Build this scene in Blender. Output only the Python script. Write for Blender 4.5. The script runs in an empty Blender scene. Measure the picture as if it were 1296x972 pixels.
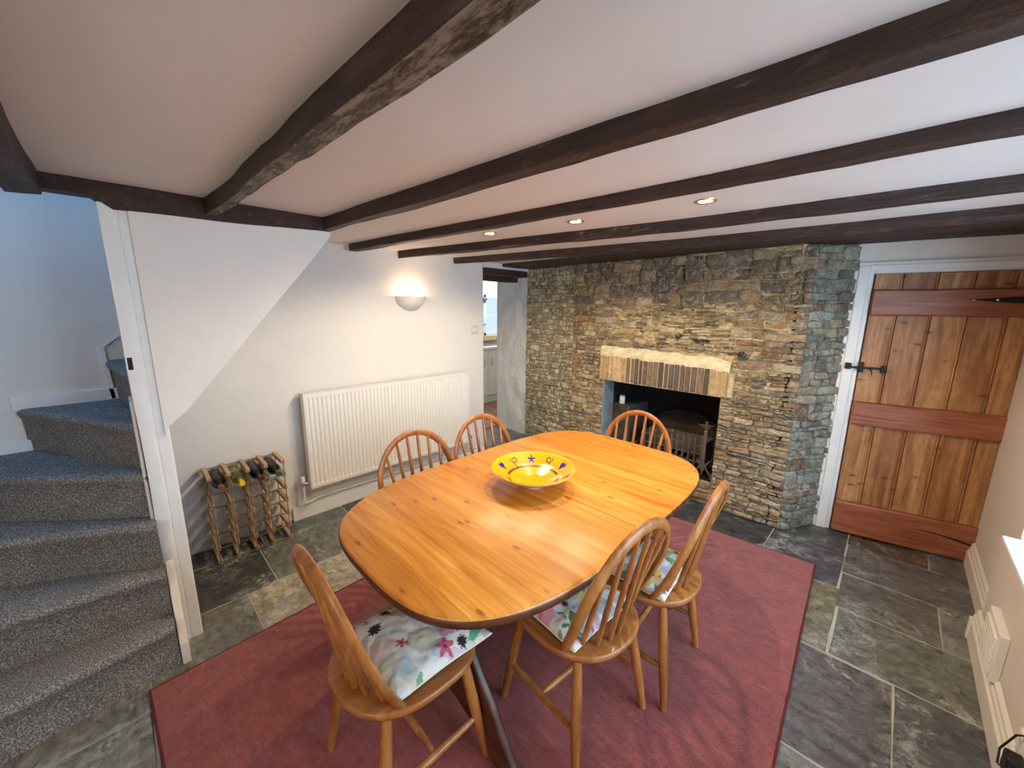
import bpy, bmesh, math, random
import numpy as np
from mathutils import Vector, Matrix, noise
random.seed(7); rng = np.random.RandomState(7)
S = bpy.context.scene
COL = S.collection
PI = math.pi

# ------------------------------------------------------------------ helpers
def link(name, me, mat=None, parent=None):
    o = bpy.data.objects.new(name, me); COL.objects.link(o)
    if mat is not None and me is not None:
        for m in (mat if isinstance(mat, (list, tuple)) else [mat]): me.materials.append(m)
    if parent is not None: o.parent = parent
    return o

def obj(name, bm, mat, parent=None, smooth=False, bevel=0, seg=2, angle=40, world=False):
    if world: bmesh.ops.translate(bm, verts=bm.verts, vec=-parent.location)
    bmesh.ops.recalc_face_normals(bm, faces=bm.faces)
    me = bpy.data.meshes.new(name)
    if smooth:
        for f in bm.faces: f.smooth = True
        for e in bm.edges:
            if len(e.link_faces) == 2 and e.calc_face_angle(0) > math.radians(angle): e.smooth = False
    bm.to_mesh(me); bm.free()
    o = link(name, me, mat, parent)
    if bevel:
        b = o.modifiers.new('bevel', 'BEVEL'); b.width = bevel; b.segments = seg; b.limit_method = 'ANGLE'; b.angle_limit = math.radians(35)
    return o

def tag(o, label=None, cat=None, group=None, kind=None):
    if label: o['label'] = label
    if cat: o['category'] = cat
    if group: o['group'] = group
    if kind: o['kind'] = kind
    return o

def struct(o):
    o['kind'] = 'structure'; return o

def empty(name, loc=(0, 0, 0), rz=0, **k):
    o = bpy.data.objects.new(name, None); COL.objects.link(o)
    o.empty_display_size = .05
    o.location = loc; o.rotation_euler = (0, 0, rz)
    tag(o, **k); return o

def copy_tree(o, parent=None):
    c = o.copy(); COL.objects.link(c)
    if parent is not None: c.parent = parent
    for ch in list(o.children): copy_tree(ch, c)
    return c

def NB(): return bmesh.new()

def box(bm, x0, x1, y0, y1, z0, z1, M=None, mi=0):
    vs = [Vector((x, y, z)) for z in (z0, z1) for y in (y0, y1) for x in (x0, x1)]
    if M is not None: vs = [M @ v for v in vs]
    v = [bm.verts.new(p) for p in vs]
    for f in ((0, 2, 3, 1), (4, 5, 7, 6), (0, 1, 5, 4), (2, 6, 7, 3), (0, 4, 6, 2), (1, 3, 7, 5)):
        bm.faces.new([v[i] for i in f]).material_index = mi
    return v

def tube(bm, pts, rad, n=10, cap=True, flat=None, closed=False):
    """tube along pts; rad number or list; flat=(a,b) elliptical factors"""
    pts = [Vector(p) for p in pts]; N = len(pts)
    rs = rad if isinstance(rad, (list, tuple)) else [rad]*N
    rings = []; up = None
    for i, p in enumerate(pts):
        if closed: t = pts[(i+1) % N]-pts[i-1]
        else: t = (pts[min(i+1, N-1)]-pts[max(i-1, 0)])
        t.normalize()
        if up is None:
            a = Vector((0, 0, 1)) if abs(t.z) < .9 else Vector((1, 0, 0))
            up = (a-t*a.dot(t)).normalized()
        else: up = (up-t*up.dot(t)).normalized()
        s = t.cross(up)
        fa, fb = flat if flat else (1, 1)
        rings.append([bm.verts.new(p+(up*math.cos(2*PI*k/n)*fa+s*math.sin(2*PI*k/n)*fb)*rs[i]) for k in range(n)])
    for i in range(N if closed else N-1):
        A, B = rings[i], rings[(i+1) % N]
        for k in range(n): bm.faces.new((A[k], A[(k+1) % n], B[(k+1) % n], B[k]))
    if cap and not closed:
        bm.faces.new(rings[0][::-1]); bm.faces.new(rings[-1])

def lathe(bm, prof, n=48, c=(0, 0, 0), M=None, a0=0, a1=2*PI):
    full = abs(a1-a0-2*PI) < 1e-6
    rows = []
    for r, z in prof:
        row = []
        for k in range(n if full else n+1):
            a = a0+(a1-a0)*k/n
            p = Vector((c[0]+r*math.cos(a), c[1]+r*math.sin(a), c[2]+z))
            row.append(bm.verts.new(M @ p if M is not None else p))
        rows.append(row)
    m = len(rows[0])
    for i in range(len(rows)-1):
        for k in range(m if full else m-1):
            bm.faces.new((rows[i][k], rows[i][(k+1) % m], rows[i+1][(k+1) % m], rows[i+1][k]))
    return rows

def prism(bm, poly, z0, z1, M=None, mi=0):
    """poly: list of (x,y) extruded in z, M maps to the world"""
    f = (lambda p: M @ Vector(p)) if M is not None else (lambda p: Vector(p))
    a = [bm.verts.new(f((x, y, z0))) for x, y in poly]; b = [bm.verts.new(f((x, y, z1))) for x, y in poly]
    bm.faces.new(a[::-1]).material_index = mi; bm.faces.new(b).material_index = mi
    n = len(poly)
    for i in range(n): bm.faces.new((a[i], a[(i+1) % n], b[(i+1) % n], b[i])).material_index = mi
    return a, b

# ------------------------------------------------------------------ materials
class Mat:
    def __init__(s, name):
        s.m = bpy.data.materials.new(name); s.m.use_nodes = True
        s.t = s.m.node_tree; s.n = s.t.nodes; s.n.clear()
        s.out = s.n.new('ShaderNodeOutputMaterial'); s.b = s.n.new('ShaderNodeBsdfPrincipled')
        s.t.links.new(s.b.outputs[0], s.out.inputs[0])
        s.co = s.n.new('ShaderNodeTexCoord')
    def L(s, a, b): s.t.links.new(a, b)
    def map(s, scale=(1, 1, 1), rot=(0, 0, 0), src='Object', loc=(0, 0, 0)):
        m = s.n.new('ShaderNodeMapping'); m.inputs['Scale'].default_value = scale; m.inputs['Rotation'].default_value = rot
        m.inputs['Location'].default_value = loc
        s.L(s.co.outputs[src], m.inputs[0]); return m.outputs[0]
    def noise(s, vec, scale=5, detail=4, rough=.55, dist=0):
        t = s.n.new('ShaderNodeTexNoise'); t.inputs['Scale'].default_value = scale; t.inputs['Detail'].default_value = detail
        t.inputs['Roughness'].default_value = rough; t.inputs['Distortion'].default_value = dist
        s.L(vec, t.inputs['Vector']); return t.outputs['Fac']
    def voro(s, vec, scale=5, feat='F1', out='Distance', rnd=1):
        t = s.n.new('ShaderNodeTexVoronoi'); t.feature = feat; t.inputs['Scale'].default_value = scale; t.inputs['Randomness'].default_value = rnd
        s.L(vec, t.inputs['Vector']); return t.outputs[out]
    def wave(s, vec, scale, dist=3, detail=2, dscale=1, axis='X'):
        t = s.n.new('ShaderNodeTexWave'); t.bands_direction = axis
        for k, v in (('Scale', scale), ('Distortion', dist), ('Detail', detail), ('Detail Scale', dscale)): t.inputs[k].default_value = v
        s.L(vec, t.inputs['Vector']); return t.outputs['Fac']
    def ramp(s, fac, stops, interp='LINEAR'):
        r = s.n.new('ShaderNodeValToRGB'); r.color_ramp.interpolation = interp; e = r.color_ramp.elements
        while len(e) < len(stops): e.new(.5)
        for el, (p, c) in zip(e, stops):
            el.position = p; el.color = (*c, 1) if hasattr(c, '__len__') else (c, c, c, 1)
        s.L(fac, r.inputs[0]); return r.outputs[0]
    def mix(s, fac, a, b, mode='MIX'):
        m = s.n.new('ShaderNodeMix'); m.data_type = 'RGBA'; m.blend_type = mode; m.clamp_factor = True
        for k, v in ((0, fac), (6, a), (7, b)):
            if hasattr(v, 'links'): s.L(v, m.inputs[k])
            elif k == 0: m.inputs[0].default_value = v
            else: m.inputs[k].default_value = (*v, 1)
        return m.outputs[2]
    def math(s, op, a, b=0):
        m = s.n.new('ShaderNodeMath'); m.operation = op
        for k, v in ((0, a), (1, b)):
            if hasattr(v, 'links'): s.L(v, m.inputs[k])
            else: m.inputs[k].default_value = v
        return m.outputs[0]
    def attr(s, name='Col'):
        a = s.n.new('ShaderNodeAttribute'); a.attribute_name = name; return a.outputs['Color']
    def bump(s, h, strength=.3, dist=.01):
        b = s.n.new('ShaderNodeBump'); b.inputs['Strength'].default_value = strength; b.inputs['Distance'].default_value = dist
        s.L(h, b.inputs['Height']); s.L(b.outputs[0], s.b.inputs['Normal'])
    def set(s, col=None, rough=.5, metal=0, spec=None, coat=0, rlink=None):
        if col is not None:
            if hasattr(col, 'links'): s.L(col, s.b.inputs['Base Color'])
            else: s.b.inputs['Base Color'].default_value = (*col, 1)
        if hasattr(rough, 'links'): s.L(rough, s.b.inputs['Roughness'])
        else: s.b.inputs['Roughness'].default_value = rough
        s.b.inputs['Metallic'].default_value = metal
        if spec is not None: s.b.inputs['Specular IOR Level'].default_value = spec
        if coat: s.b.inputs['Coat Weight'].default_value = coat; s.b.inputs['Coat Roughness'].default_value = .12
        return s.m

def sr(r, g, b):  # sRGB 0-255 to linear
    f = lambda c: ((c/255+.055)/1.055)**2.4 if c/255 > .04045 else c/255/12.92
    return (f(r), f(g), f(b))

def plain(name, c, rough=.5, metal=0, bumps=0, bs=60, var=.06, coat=0, spec=None):
    m = Mat(name); v = m.map()
    n = m.noise(v, 9, 3)
    d = tuple(x*(1-var) for x in c); e = tuple(min(1, x*(1+var)) for x in c)
    col = m.ramp(n, [(.3, d), (.7, e)])
    if bumps: m.bump(m.noise(v, bs, 4), bumps, .004)
    return m.set(col, rough, metal, coat=coat, spec=spec)

def plaster(name, c, und=.5, fine=.25):
    m = Mat(name); v = m.map()
    a = m.noise(v, 2.2, 3, .5); b = m.noise(v, 30, 4, .6)
    col = m.ramp(m.noise(v, 3.5, 5, .6), [(.3, tuple(x*.955 for x in c)), (.7, c)])
    h = m.math('ADD', m.math('MULTIPLY', a, und*6), m.math('MULTIPLY', b, fine))
    m.bump(h, .5, .012)
    return m.set(col, .85, spec=.2)

M = {}
M['wall'] = plaster('white_plaster', sr(226, 222, 216))
M['ceil'] = plaster('ceiling_plaster', sr(222, 214, 208), .35, .15)
M['rough_wall'] = plaster('rough_white_plaster', sr(226, 226, 224), 2.2, 1.6)
M['paint'] = plain('white_gloss_paint', sr(228, 228, 226), .35, bumps=.15, bs=25, var=.03)
M['cream_paint'] = plain('cream_gloss_paint', sr(226, 218, 204), .4, bumps=.1, bs=25, var=.03)
M['rad'] = plain('radiator_enamel', sr(232, 228, 220), .35, var=.02)
M['black_iron'] = plain('black_iron', sr(34, 33, 34), .5, .6, bumps=.2, bs=90)
M['grey_iron'] = plain('dull_grey_iron', sr(104, 94, 82), .6, .3, bumps=.4, bs=80, var=.3)
M['soot'] = plain('soot_black', sr(24, 18, 16), .95, bumps=.4, bs=20, var=.5)
M['chrome'] = plain('chrome', sr(200, 200, 200), .2, 1)
M['plastic'] = plain('white_plastic', sr(230, 226, 218), .4, var=.01)
M['black_plastic'] = plain('black_plastic', sr(25, 25, 27), .4)
M['dark_gap'] = plain('dark_recess', sr(30, 26, 22), .9)

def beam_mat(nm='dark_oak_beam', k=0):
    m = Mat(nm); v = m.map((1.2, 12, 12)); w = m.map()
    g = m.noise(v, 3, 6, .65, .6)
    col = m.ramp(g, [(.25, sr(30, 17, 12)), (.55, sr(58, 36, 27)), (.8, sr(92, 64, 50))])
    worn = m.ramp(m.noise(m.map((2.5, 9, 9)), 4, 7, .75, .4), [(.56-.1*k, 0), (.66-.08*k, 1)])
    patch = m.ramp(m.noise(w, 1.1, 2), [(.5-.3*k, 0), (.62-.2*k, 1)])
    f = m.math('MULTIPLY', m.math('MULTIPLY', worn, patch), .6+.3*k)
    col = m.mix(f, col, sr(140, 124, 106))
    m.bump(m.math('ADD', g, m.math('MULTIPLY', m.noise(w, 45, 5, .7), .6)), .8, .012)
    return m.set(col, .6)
M['beam'] = beam_mat(); M['beam_worn_lit'] = beam_mat('worn_lit_oak_underside', 1)  # second one: wear plus light from below, put into the underside colour

def pine(name, lo, mid, hi, knots=True, gscale=(1.2, 14, 14), rough=.28, boards=0, coat=0, rot=(0, 0, 0), loc=(0, 0, 0)):
    m = Mat(name); v = m.map(gscale, rot, loc=loc)
    g = m.noise(v, 2.2, 5, .55, .7)
    fine = m.noise(m.map((gscale[0]*1.5, gscale[1]*6, gscale[2]*6), rot), 3, 3)
    col = m.ramp(g, [(.28, lo), (.5, mid), (.72, hi)])
    col = m.mix(m.ramp(fine, [(.35, .35), (.6, 0)]), col, lo)
    if boards:
        b = m.n.new('ShaderNodeTexBrick'); b.offset = 0
        for k, x in (('Scale', 1), ('Mortar Size', .0006), ('Brick Width', 8), ('Row Height', boards)): b.inputs[k].default_value = x
        b.inputs['Color1'].default_value = (1, 1, 1, 1); b.inputs['Color2'].default_value = (.84, .8, .74, 1); b.inputs['Mortar'].default_value = (.6, .5, .4, 1)
        m.L(m.map((1, 1, 1), rot, loc=(3.7, 0, 0)), b.inputs['Vector'])
        col = m.mix(1, col, b.outputs['Color'], 'MULTIPLY')
    if knots:
        k = m.voro(m.map((3.4, 8.5, 8.5), rot, loc=(.3, .4, 0)), 1.7)
        kk = m.ramp(k, [(.07, 1), (.13, 0)])
        col = m.mix(m.math('MULTIPLY', kk, .85), col, tuple(x*.28 for x in lo))
        halo = m.ramp(k, [(.08, .6), (.32, 0)])
        col = m.mix(m.math('MULTIPLY', halo, .5), col, lo)
    m.bump(g, .08, .004)
    return m.set(col, rough, coat=coat)
M['table'] = pine('orange_pine', sr(196, 118, 36), sr(224, 152, 58), sr(238, 174, 84), boards=.105, rough=.4)
M['table_edge'] = pine('dark_stained_pine', sr(64, 32, 16), sr(92, 50, 24), sr(112, 64, 32), knots=False, rough=.4)
M['table_base'] = pine('brown_stained_base', sr(56, 28, 18), sr(80, 42, 26), sr(104, 58, 36), knots=False, rough=.42)
M['chair'] = pine('honey_beech', sr(128, 74, 32), sr(168, 106, 52), sr(194, 132, 72), knots=False, gscale=(9, 9, 1.5), rough=.35)
M['seat'] = pine('honey_beech_seat', sr(130, 76, 34), sr(164, 102, 50), sr(186, 124, 66), knots=False, gscale=(12, 1.2, 12), rough=.35)
M['plank'] = pine('old_pine_plank', sr(124, 80, 44), sr(172, 122, 76), sr(204, 160, 108), gscale=(10, 10, .9), rough=.5, rot=(0, 0, 0))
M['plank2'] = pine('old_pine_plank_darker', sr(112, 70, 40), sr(158, 108, 66), sr(190, 144, 96), gscale=(11, 11, .8), rough=.5, loc=(.4, .2, .6))
M['ledge'] = pine('red_brown_ledge', sr(116, 60, 38), sr(152, 88, 60), sr(176, 112, 80), knots=False, gscale=(1.5, 10, 16), rough=.4)
M['rack_wood'] = pine('pale_rack_pine', sr(160, 126, 92), sr(196, 162, 124), sr(214, 184, 150), knots=False, gscale=(2, 14, 14), rough=.7)
M['rack_metal'] = plain('galvanised_strip', sr(150, 140, 122), .4, .7)

def carpet(name, cols, scale=420, bs=.8):
    m = Mat(name); v = m.map()
    n = m.noise(v, scale, 2, .8); big = m.noise(v, 5, 4, .6)
    col = m.ramp(n, [(.32, cols[0]), (.5, cols[1]), (.66, cols[2])])
    col = m.mix(m.ramp(big, [(.35, .22), (.65, 0)]), col, cols[0])
    m.bump(m.math('ADD', n, m.math('MULTIPLY', m.noise(v, 14, 3), .8)), bs, .006)
    return m.set(col, .95, spec=.1)
M['stair_carpet'] = carpet('speckled_grey_carpet', [sr(66, 66, 68), sr(122, 120, 118), sr(194, 188, 178)], 190)

def rug_mat():
    m = Mat('red_rug_pile'); v = m.map()
    n = m.noise(v, 260, 3, .75); big = m.noise(v, 3.0, 8, .7, 1.0); streak = m.noise(m.map((3, 16, 3), (0, 0, .5)), 3, 6, .7, .6); mid = m.noise(v, 26, 6, .75, .5)
    col = m.ramp(n, [(.3, sr(118, 48, 42)), (.55, sr(162, 72, 64)), (.75, sr(196, 108, 96))])
    col = m.mix(m.ramp(big, [(.36, .55), (.58, 0)]), col, sr(118, 48, 56))
    col = m.mix(m.ramp(streak, [(.5, 0), (.72, .4)]), col, sr(198, 112, 108))
    col = m.mix(1, col, m.ramp(mid, [(.32, .72), (.5, 1), (.68, 1.2)]), 'MULTIPLY')
    m.bump(m.math('ADD', n, m.math('MULTIPLY', mid, 1.6)), .8, .008)
    m.b.inputs['Sheen Weight'].default_value = .3
    return m.set(col, .95, spec=.1)
M['rug'] = rug_mat()
M['rug_edge'] = plain('rug_edge_binding', sr(96, 30, 30), .9, bumps=.3, bs=200)

def slate_mat():
    m = Mat('slate_flags'); v = m.map(); a = m.attr()
    n1 = m.noise(v, 3.2, 9, .72, 1.3); n2 = m.noise(v, 22, 8, .75, .6); n3 = m.noise(m.map((1, 2.2, 1), (0, 0, .6)), 5, 7, .7, 1.6)
    col = m.mix(1, a, m.ramp(n2, [(.3, .45), (.5, .95), (.7, 1.7)]), 'MULTIPLY')
    col = m.mix(1, col, m.ramp(n3, [(.35, .6), (.65, 1.35)]), 'MULTIPLY')
    rust = m.ramp(m.noise(m.map(loc=(3, 1, 0)), 2.6, 7, .72, 1.4), [(.54, 0), (.68, .5)])
    col = m.mix(rust, col, sr(112, 88, 62))
    pale = m.math('MULTIPLY', m.ramp(n1, [(.52, 0), (.62, 1)]), m.ramp(m.noise(v, 34, 8, .8, .8), [(.46, 0), (.56, .75)]))
    col = m.mix(pale, col, sr(196, 196, 192))
    m.bump(m.math('ADD', m.math('MULTIPLY', n1, 1.2), m.math('MULTIPLY', n2, .8)), .7, .012)
    r = m.ramp(n2, [(.3, .22), (.7, .5)])
    return m.set(col, r, spec=.6)
M['slate'] = slate_mat()
M['grout'] = plain('pale_grout', sr(176, 170, 156), .9, bumps=.4, bs=60, var=.12)

def stone_mat():
    m = Mat('rubble_stone'); v = m.map(); a = m.attr()
    n = m.noise(v, 30, 8, .75, .6); st = m.noise(m.map((5, 5, 34)), 6, 6, .7, .5)
    col = m.mix(1, a, m.ramp(n, [(.3, .5), (.5, 1), (.7, 1.6)]), 'MULTIPLY')
    col = m.mix(1, col, m.ramp(st, [(.3, .62), (.68, 1.3)]), 'MULTIPLY')
    pale = m.math('MULTIPLY', m.ramp(m.noise(m.map(loc=(2, 5, 1)), 26, 8, .8, .7), [(.49, 0), (.60, .85)]), m.ramp(m.noise(v, 2.6, 3), [(.35, .45), (.65, 1)]))
    col = m.mix(pale, col, sr(226, 218, 194))
    m.bump(m.math('ADD', n, m.math('MULTIPLY', st, 1.3)), 1, .02)
    return m.set(col, .85, spec=.25)
M['stone'] = stone_mat()
def mortar_mat():
    m = Mat('lime_mortar'); v = m.map()
    n = m.noise(v, 16, 7, .75)
    col = m.ramp(n, [(.3, sr(96, 76, 48)), (.5, sr(176, 156, 116)), (.7, sr(226, 214, 180))])
    m.bump(n, 1, .02)
    return m.set(col, .95, spec=.1)
M['mortar'] = mortar_mat()

def vcol(name, rough=.6, coat=0, bs=0):
    m = Mat(name)
    if bs: m.bump(m.noise(m.map(), 14, 4), bs, .01)
    return m.set(m.attr(), rough, coat=coat)
M['ceramic'] = vcol('glazed_ceramic', .22, .15)
M['fabric'] = vcol('floral_cotton', .9, 0, .5)

def glass(name, c, rough=.03, alpha=None, trans=1):
    m = Mat(name); m.set(c, rough); m.b.inputs['Transmission Weight'].default_value = trans; m.b.inputs['IOR'].default_value = 1.5
    return m.m
M['bottle_black'] = plain('dark_bottle_glass', sr(10, 13, 10), .16, spec=.3)
M['bottle_clear'] = glass('straw_bottle_glass', sr(222, 216, 150))
def emit(name, c, s):
    m = Mat(name); m.set(c, .5); m.b.inputs['Emission Color'].default_value = (*c, 1); m.b.inputs['Emission Strength'].default_value = s; return m.m
M['bulb'] = emit('warm_lamp', (1, .78, .45), 14)

# ------------------------------------------------------------------ camera
F = 490.0
pit, yaw, rol = math.radians(11.0), math.radians(44.8), math.radians(.45)
fw = Vector((-math.sin(yaw)*math.cos(pit), math.cos(yaw)*math.cos(pit), -math.sin(pit)))
r0 = Vector((math.cos(yaw), math.sin(yaw), 0)); u0 = r0.cross(fw)
r1 = r0*math.cos(rol)+u0*math.sin(rol); u1 = -r0*math.sin(rol)+u0*math.cos(rol)
cam = bpy.data.cameras.new('camera'); co = bpy.data.objects.new('camera', cam); COL.objects.link(co)
cam.sensor_width = 36; cam.lens = F/1296*36; cam.clip_start = .02
co.matrix_world = Matrix(((r1.x, u1.x, -fw.x, 0), (r1.y, u1.y, -fw.y, 0), (r1.z, u1.z, -fw.z, 1.55), (0, 0, 0, 1)))
S.camera = co

# ------------------------------------------------------------------ room constants
XL, XR, ZC = -2.975, .51, 2.0
YB, YF = 3.19, -1.9       # stone wall front face, wall behind the camera
DP = Vector((-.165, 3.464, 0)); DA = .215   # door plane origin and angle
Dd = Vector((math.cos(DA), math.sin(DA), 0)); Dn = Vector((math.sin(DA), -math.cos(DA), 0))
def DM(off=0):   # matrix: local x along door, local y out of the door towards the room, z up
    return Matrix(((Dd.x, Dn.x, 0, DP.x+Dn.x*off), (Dd.y, Dn.y, 0, DP.y+Dn.y*off), (0, 0, 1, 0), (0, 0, 0, 1)))

# ------------------------------------------------------------------ floor of slate flags
def slab_layout():
    R = []
    # right column beside the door and the ledge: x0,x1,y0,y1
    R += [(-.055, .33, 3.30, 3.62), (.33, .56, 3.30, 3.62)]
    R += [(-.05, .56, 2.90, 3.30)]
    R += [(-.045, .35, 2.52, 2.90), (.35, .56, 2.52, 2.90)]
    R += [(-.03, .56, 2.12, 2.52)]
    R += [(-.62, .19, 1.52, 2.11), (.19, .56, 1.52, 2.12)]
    R += [(-.45, -.055, 3.11, 3.62), (-.45, -.05, 2.70, 3.11), (-.45, -.037, 2.11, 2.70)]
    R += [(-1.05, -.45, 2.72, 3.2), (-1.6, -1.05, 2.72, 3.2), (-2.2, -1.6, 2.72, 3.2), (-2.75, -2.2, 2.72, 3.25), (-3.5, -2.75, 2.60, 3.25)]
    # left side next to wine rack
    R += [(-2.98, -2.79, -.35, .50)]
    R += [(-2.79, -2.34, -.35, .46), (-2.79, -2.35, .46, 1.06)]
    R += [(-2.98, -2.79, .50, 1.06)]
    R += [(-2.34, -1.86, -.1, .31), (-2.34, -1.86, .31, .98)]
    y = 1.06
    for k, dy in enumerate((.52, .6, .54)):
        R += [(-2.98, -2.5 if k % 2 else -2.62, y, y+dy), (-2.5 if k % 2 else -2.62, -1.9, y, y+dy)]
        y += dy
    # the rest, mostly under the rug or behind the camera
    def fill(xa, xb, ya, yb):
        y = ya; k = 0
        while y < yb-.05:
            y1 = y+(.42, .5, .38, .55)[k % 4]
            if y1 > yb-.2: y1 = yb
            x = xa
            while x < xb-.05:
                x1 = x+random.uniform(.45, .8)
                if x1 > xb-.25: x1 = xb
                R.append((x, x1, y, y1)); x = x1
            y = y1; k += 1
    fill(-1.86, .56, -1.95, 1.52); fill(-1.86, -.62, 1.52, 2.11); fill(-1.86, -.45, 2.11, 2.72); fill(-2.34, -1.86, -1.95, -.1)
    for x0 in (-3.0, -2.45):
        for y0, y1 in ((-1.95, -1.3), (-1.3, -.8)): R.append((x0, x0+.55, y0, y1))
    R += [(-2.0+.1, -1.9+.0001, 2.3, 2.31)][:0]
    return R
tones = [sr(92, 92, 88), sr(78, 80, 78), sr(110, 110, 102), sr(66, 66, 68), sr(100, 92, 84), sr(86, 94, 92), sr(58, 60, 62)]
def add_slabs(bm, cl, R, zt=0.0, g=.0032, base=-.02):
    for i, (x0, x1, y0, y1) in enumerate(R):
        if x1-x0 < .03 or y1-y0 < .03: continue
        c = tones[int(rng.randint(len(tones)))]
        fx = special.get((round(x0, 2), round(y0, 2)))
        if fx: c = fx
        c = tuple(min(1, q*1.25) for q in c); h = zt+rng.uniform(-.0015, .0015)
        n0 = len(bm.faces)
        nx, ny = max(2, int((x1-x0)/.12)), max(2, int((y1-y0)/.12))
        P = []
        for u in range(nx+1): P.append((x0+g+(x1-x0-2*g)*u/nx, y0+g))
        for u in range(1, ny+1): P.append((x1-g, y0+g+(y1-y0-2*g)*u/ny))
        for u in range(nx-1, -1, -1): P.append((x0+g+(x1-x0-2*g)*u/nx, y1-g))
        for u in range(ny-1, 0, -1): P.append((x0+g, y0+g+(y1-y0-2*g)*u/ny))
        cx, cy = (x0+x1)/2, (y0+y1)/2
        J = [(x+rng.uniform(-.002, .002), y+rng.uniform(-.002, .002)) for x, y in P]
        a = [bm.verts.new((x, y, h+base)) for x, y in J]
        b = [bm.verts.new((x, y, h-.003)) for x, y in J]
        t = [bm.verts.new((x+(.004 if x < cx else -.004), y+(.004 if y < cy else -.004), h)) for x, y in J]
        n = len(J)
        for A, B in ((a, b), (b, t)):
            for k in range(n): bm.faces.new((A[k], A[(k+1) % n], B[(k+1) % n], B[k]))
        bm.faces.new(t)
        bm.faces.ensure_lookup_table()
        for f in bm.faces[n0:]:
            for lp in f.loops: lp[cl] = (*c, 1)
special = {(-.05, 2.9): sr(92, 92, 92), (-.03, 2.12): sr(98, 100, 92), (-2.79, -.35): sr(62, 64, 62), (-2.79, .46): sr(104, 104, 96), (-2.34, .31): sr(150, 142, 120), (-2.34, -.1): sr(106, 106, 98),
           (-.45, 2.11): sr(108, 104, 86), (-.05, 2.52): sr(84, 78, 74), (-.02, 2.12): sr(98, 100, 92), (-.62, 1.52): sr(88, 84, 84), (.19, 1.52): sr(74, 78, 80),
           (-.06, 2.9): sr(92, 92, 92), (-.45, 2.7): sr(72, 72, 76), (-.45, 3.11): sr(70, 72, 72), (-.06, 3.3): sr(76, 64, 52), (.35, 2.52): sr(112, 114, 110)}
bm = NB(); cl = bm.loops.layers.float_color.new('Col')
add_slabs(bm, cl, slab_layout())
n0 = len(bm.faces)
box(bm, -3.45, 1.0, -1.95, 3.72, -.08, -.004, mi=1)
floor = struct(obj('floor', bm, [M['slate'], M['grout']]))

# raised slate step in front of the doorway
bm = NB(); cl = bm.loops.layers.float_color.new('Col')
special.clear()
add_slabs(bm, cl, [(-3.44, -2.86, 2.59, 3.23), (-2.86, -2.32, 2.72, 3.15)], .095, base=-.09)
box(bm, -3.44, -2.865, 2.6, 3.22, 0, .085, mi=1); box(bm, -2.86, -2.33, 2.73, 3.14, 0, .085, mi=1)
o = obj('stone_step', bm, [M['slate'], M['grout']])
tag(o, 'low slate step in front of the kitchen doorway beside the stone wall', 'step')

# ------------------------------------------------------------------ plain walls
def rough_edge_plane(): pass
bm = NB()
box(bm, XL-.46, XL, -1.2, 2.585, 0, 2.12)             # radiator wall, thick
struct(obj('wall_left', bm, M['wall'], bevel=.012))
# far reveal of the doorway: thick rough-plastered pier
bm = NB()
nz, nx_ = 44, 10
def pier_pt(i, k):
    z = 1.925*k/nz; w = noise.noise(Vector((i*.35, k*.23, 3)))*.018+noise.noise(Vector((i*1.3, k*.9, 7)))*.008
    x = XL-.02-.465*i/nx_
    if i == nx_: x += noise.noise(Vector((0, k*.42, 9)))*.03
    return Vector((x, 3.235+w*(1 if 0 < i else .3), z))
g = [[bm.verts.new(pier_pt(i, k)) for k in range(nz+1)] for i in range(nx_+1)]
for i in range(nx_):
    for k in range(nz): bm.faces.new((g[i][k], g[i+1][k], g[i+1][k+1], g[i][k+1]))
gb = [bm.verts.new(v.co+Vector((-.0, .5, 0))) for v in g[nx_]]
for k in range(nz): bm.faces.new((g[nx_][k], gb[k], gb[k+1], g[nx_][k+1]))
gc = [bm.verts.new(Vector((XL-.02, 3.7, v.co.z))) for v in g[0]]
for k in range(nz): bm.faces.new((g[0][k], gc[k], gc[k+1], g[0][k+1]))
o = struct(obj('wall_pier', bm, M['rough_wall'], smooth=True)); o.name = 'wall_doorway'
# head above the doorway
bm = NB(); box(bm, XL-.46, XL, 2.585, 3.7, 1.94, 2.12)
struct(obj('wall_doorhead', bm, M['wall']))
# right wall with window recess (window seat) : recess y .55..2.70, sill top .56
WY0, WY1, WZ0, WZ1, WX = .55, 2.70, .56, 1.86, .92
bm = NB()
box(bm, XR, XR+.5, WY1+.02, 4.1, 0, 2.12)
box(bm, XR, XR+.5, YF-.2, WY0, 0, 2.12)
box(bm, XR, XR+.5, WY0, WY1+.02, WZ1, 2.12)
box(bm, .46, XR+.5, YF-.2, WY1, 0, WZ0-.02)
struct(obj('wall_right', bm, plaster('beige_wall', sr(216, 204, 192)), bevel=.006))
bm = NB(); box(bm, .455, XR+.5, WY0-.6, WY1+.004, WZ0-.02, WZ0)
o = obj('window_sill', bm, M['paint'], bevel=.004); struct(o); o.name = 'trim_1'
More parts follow.
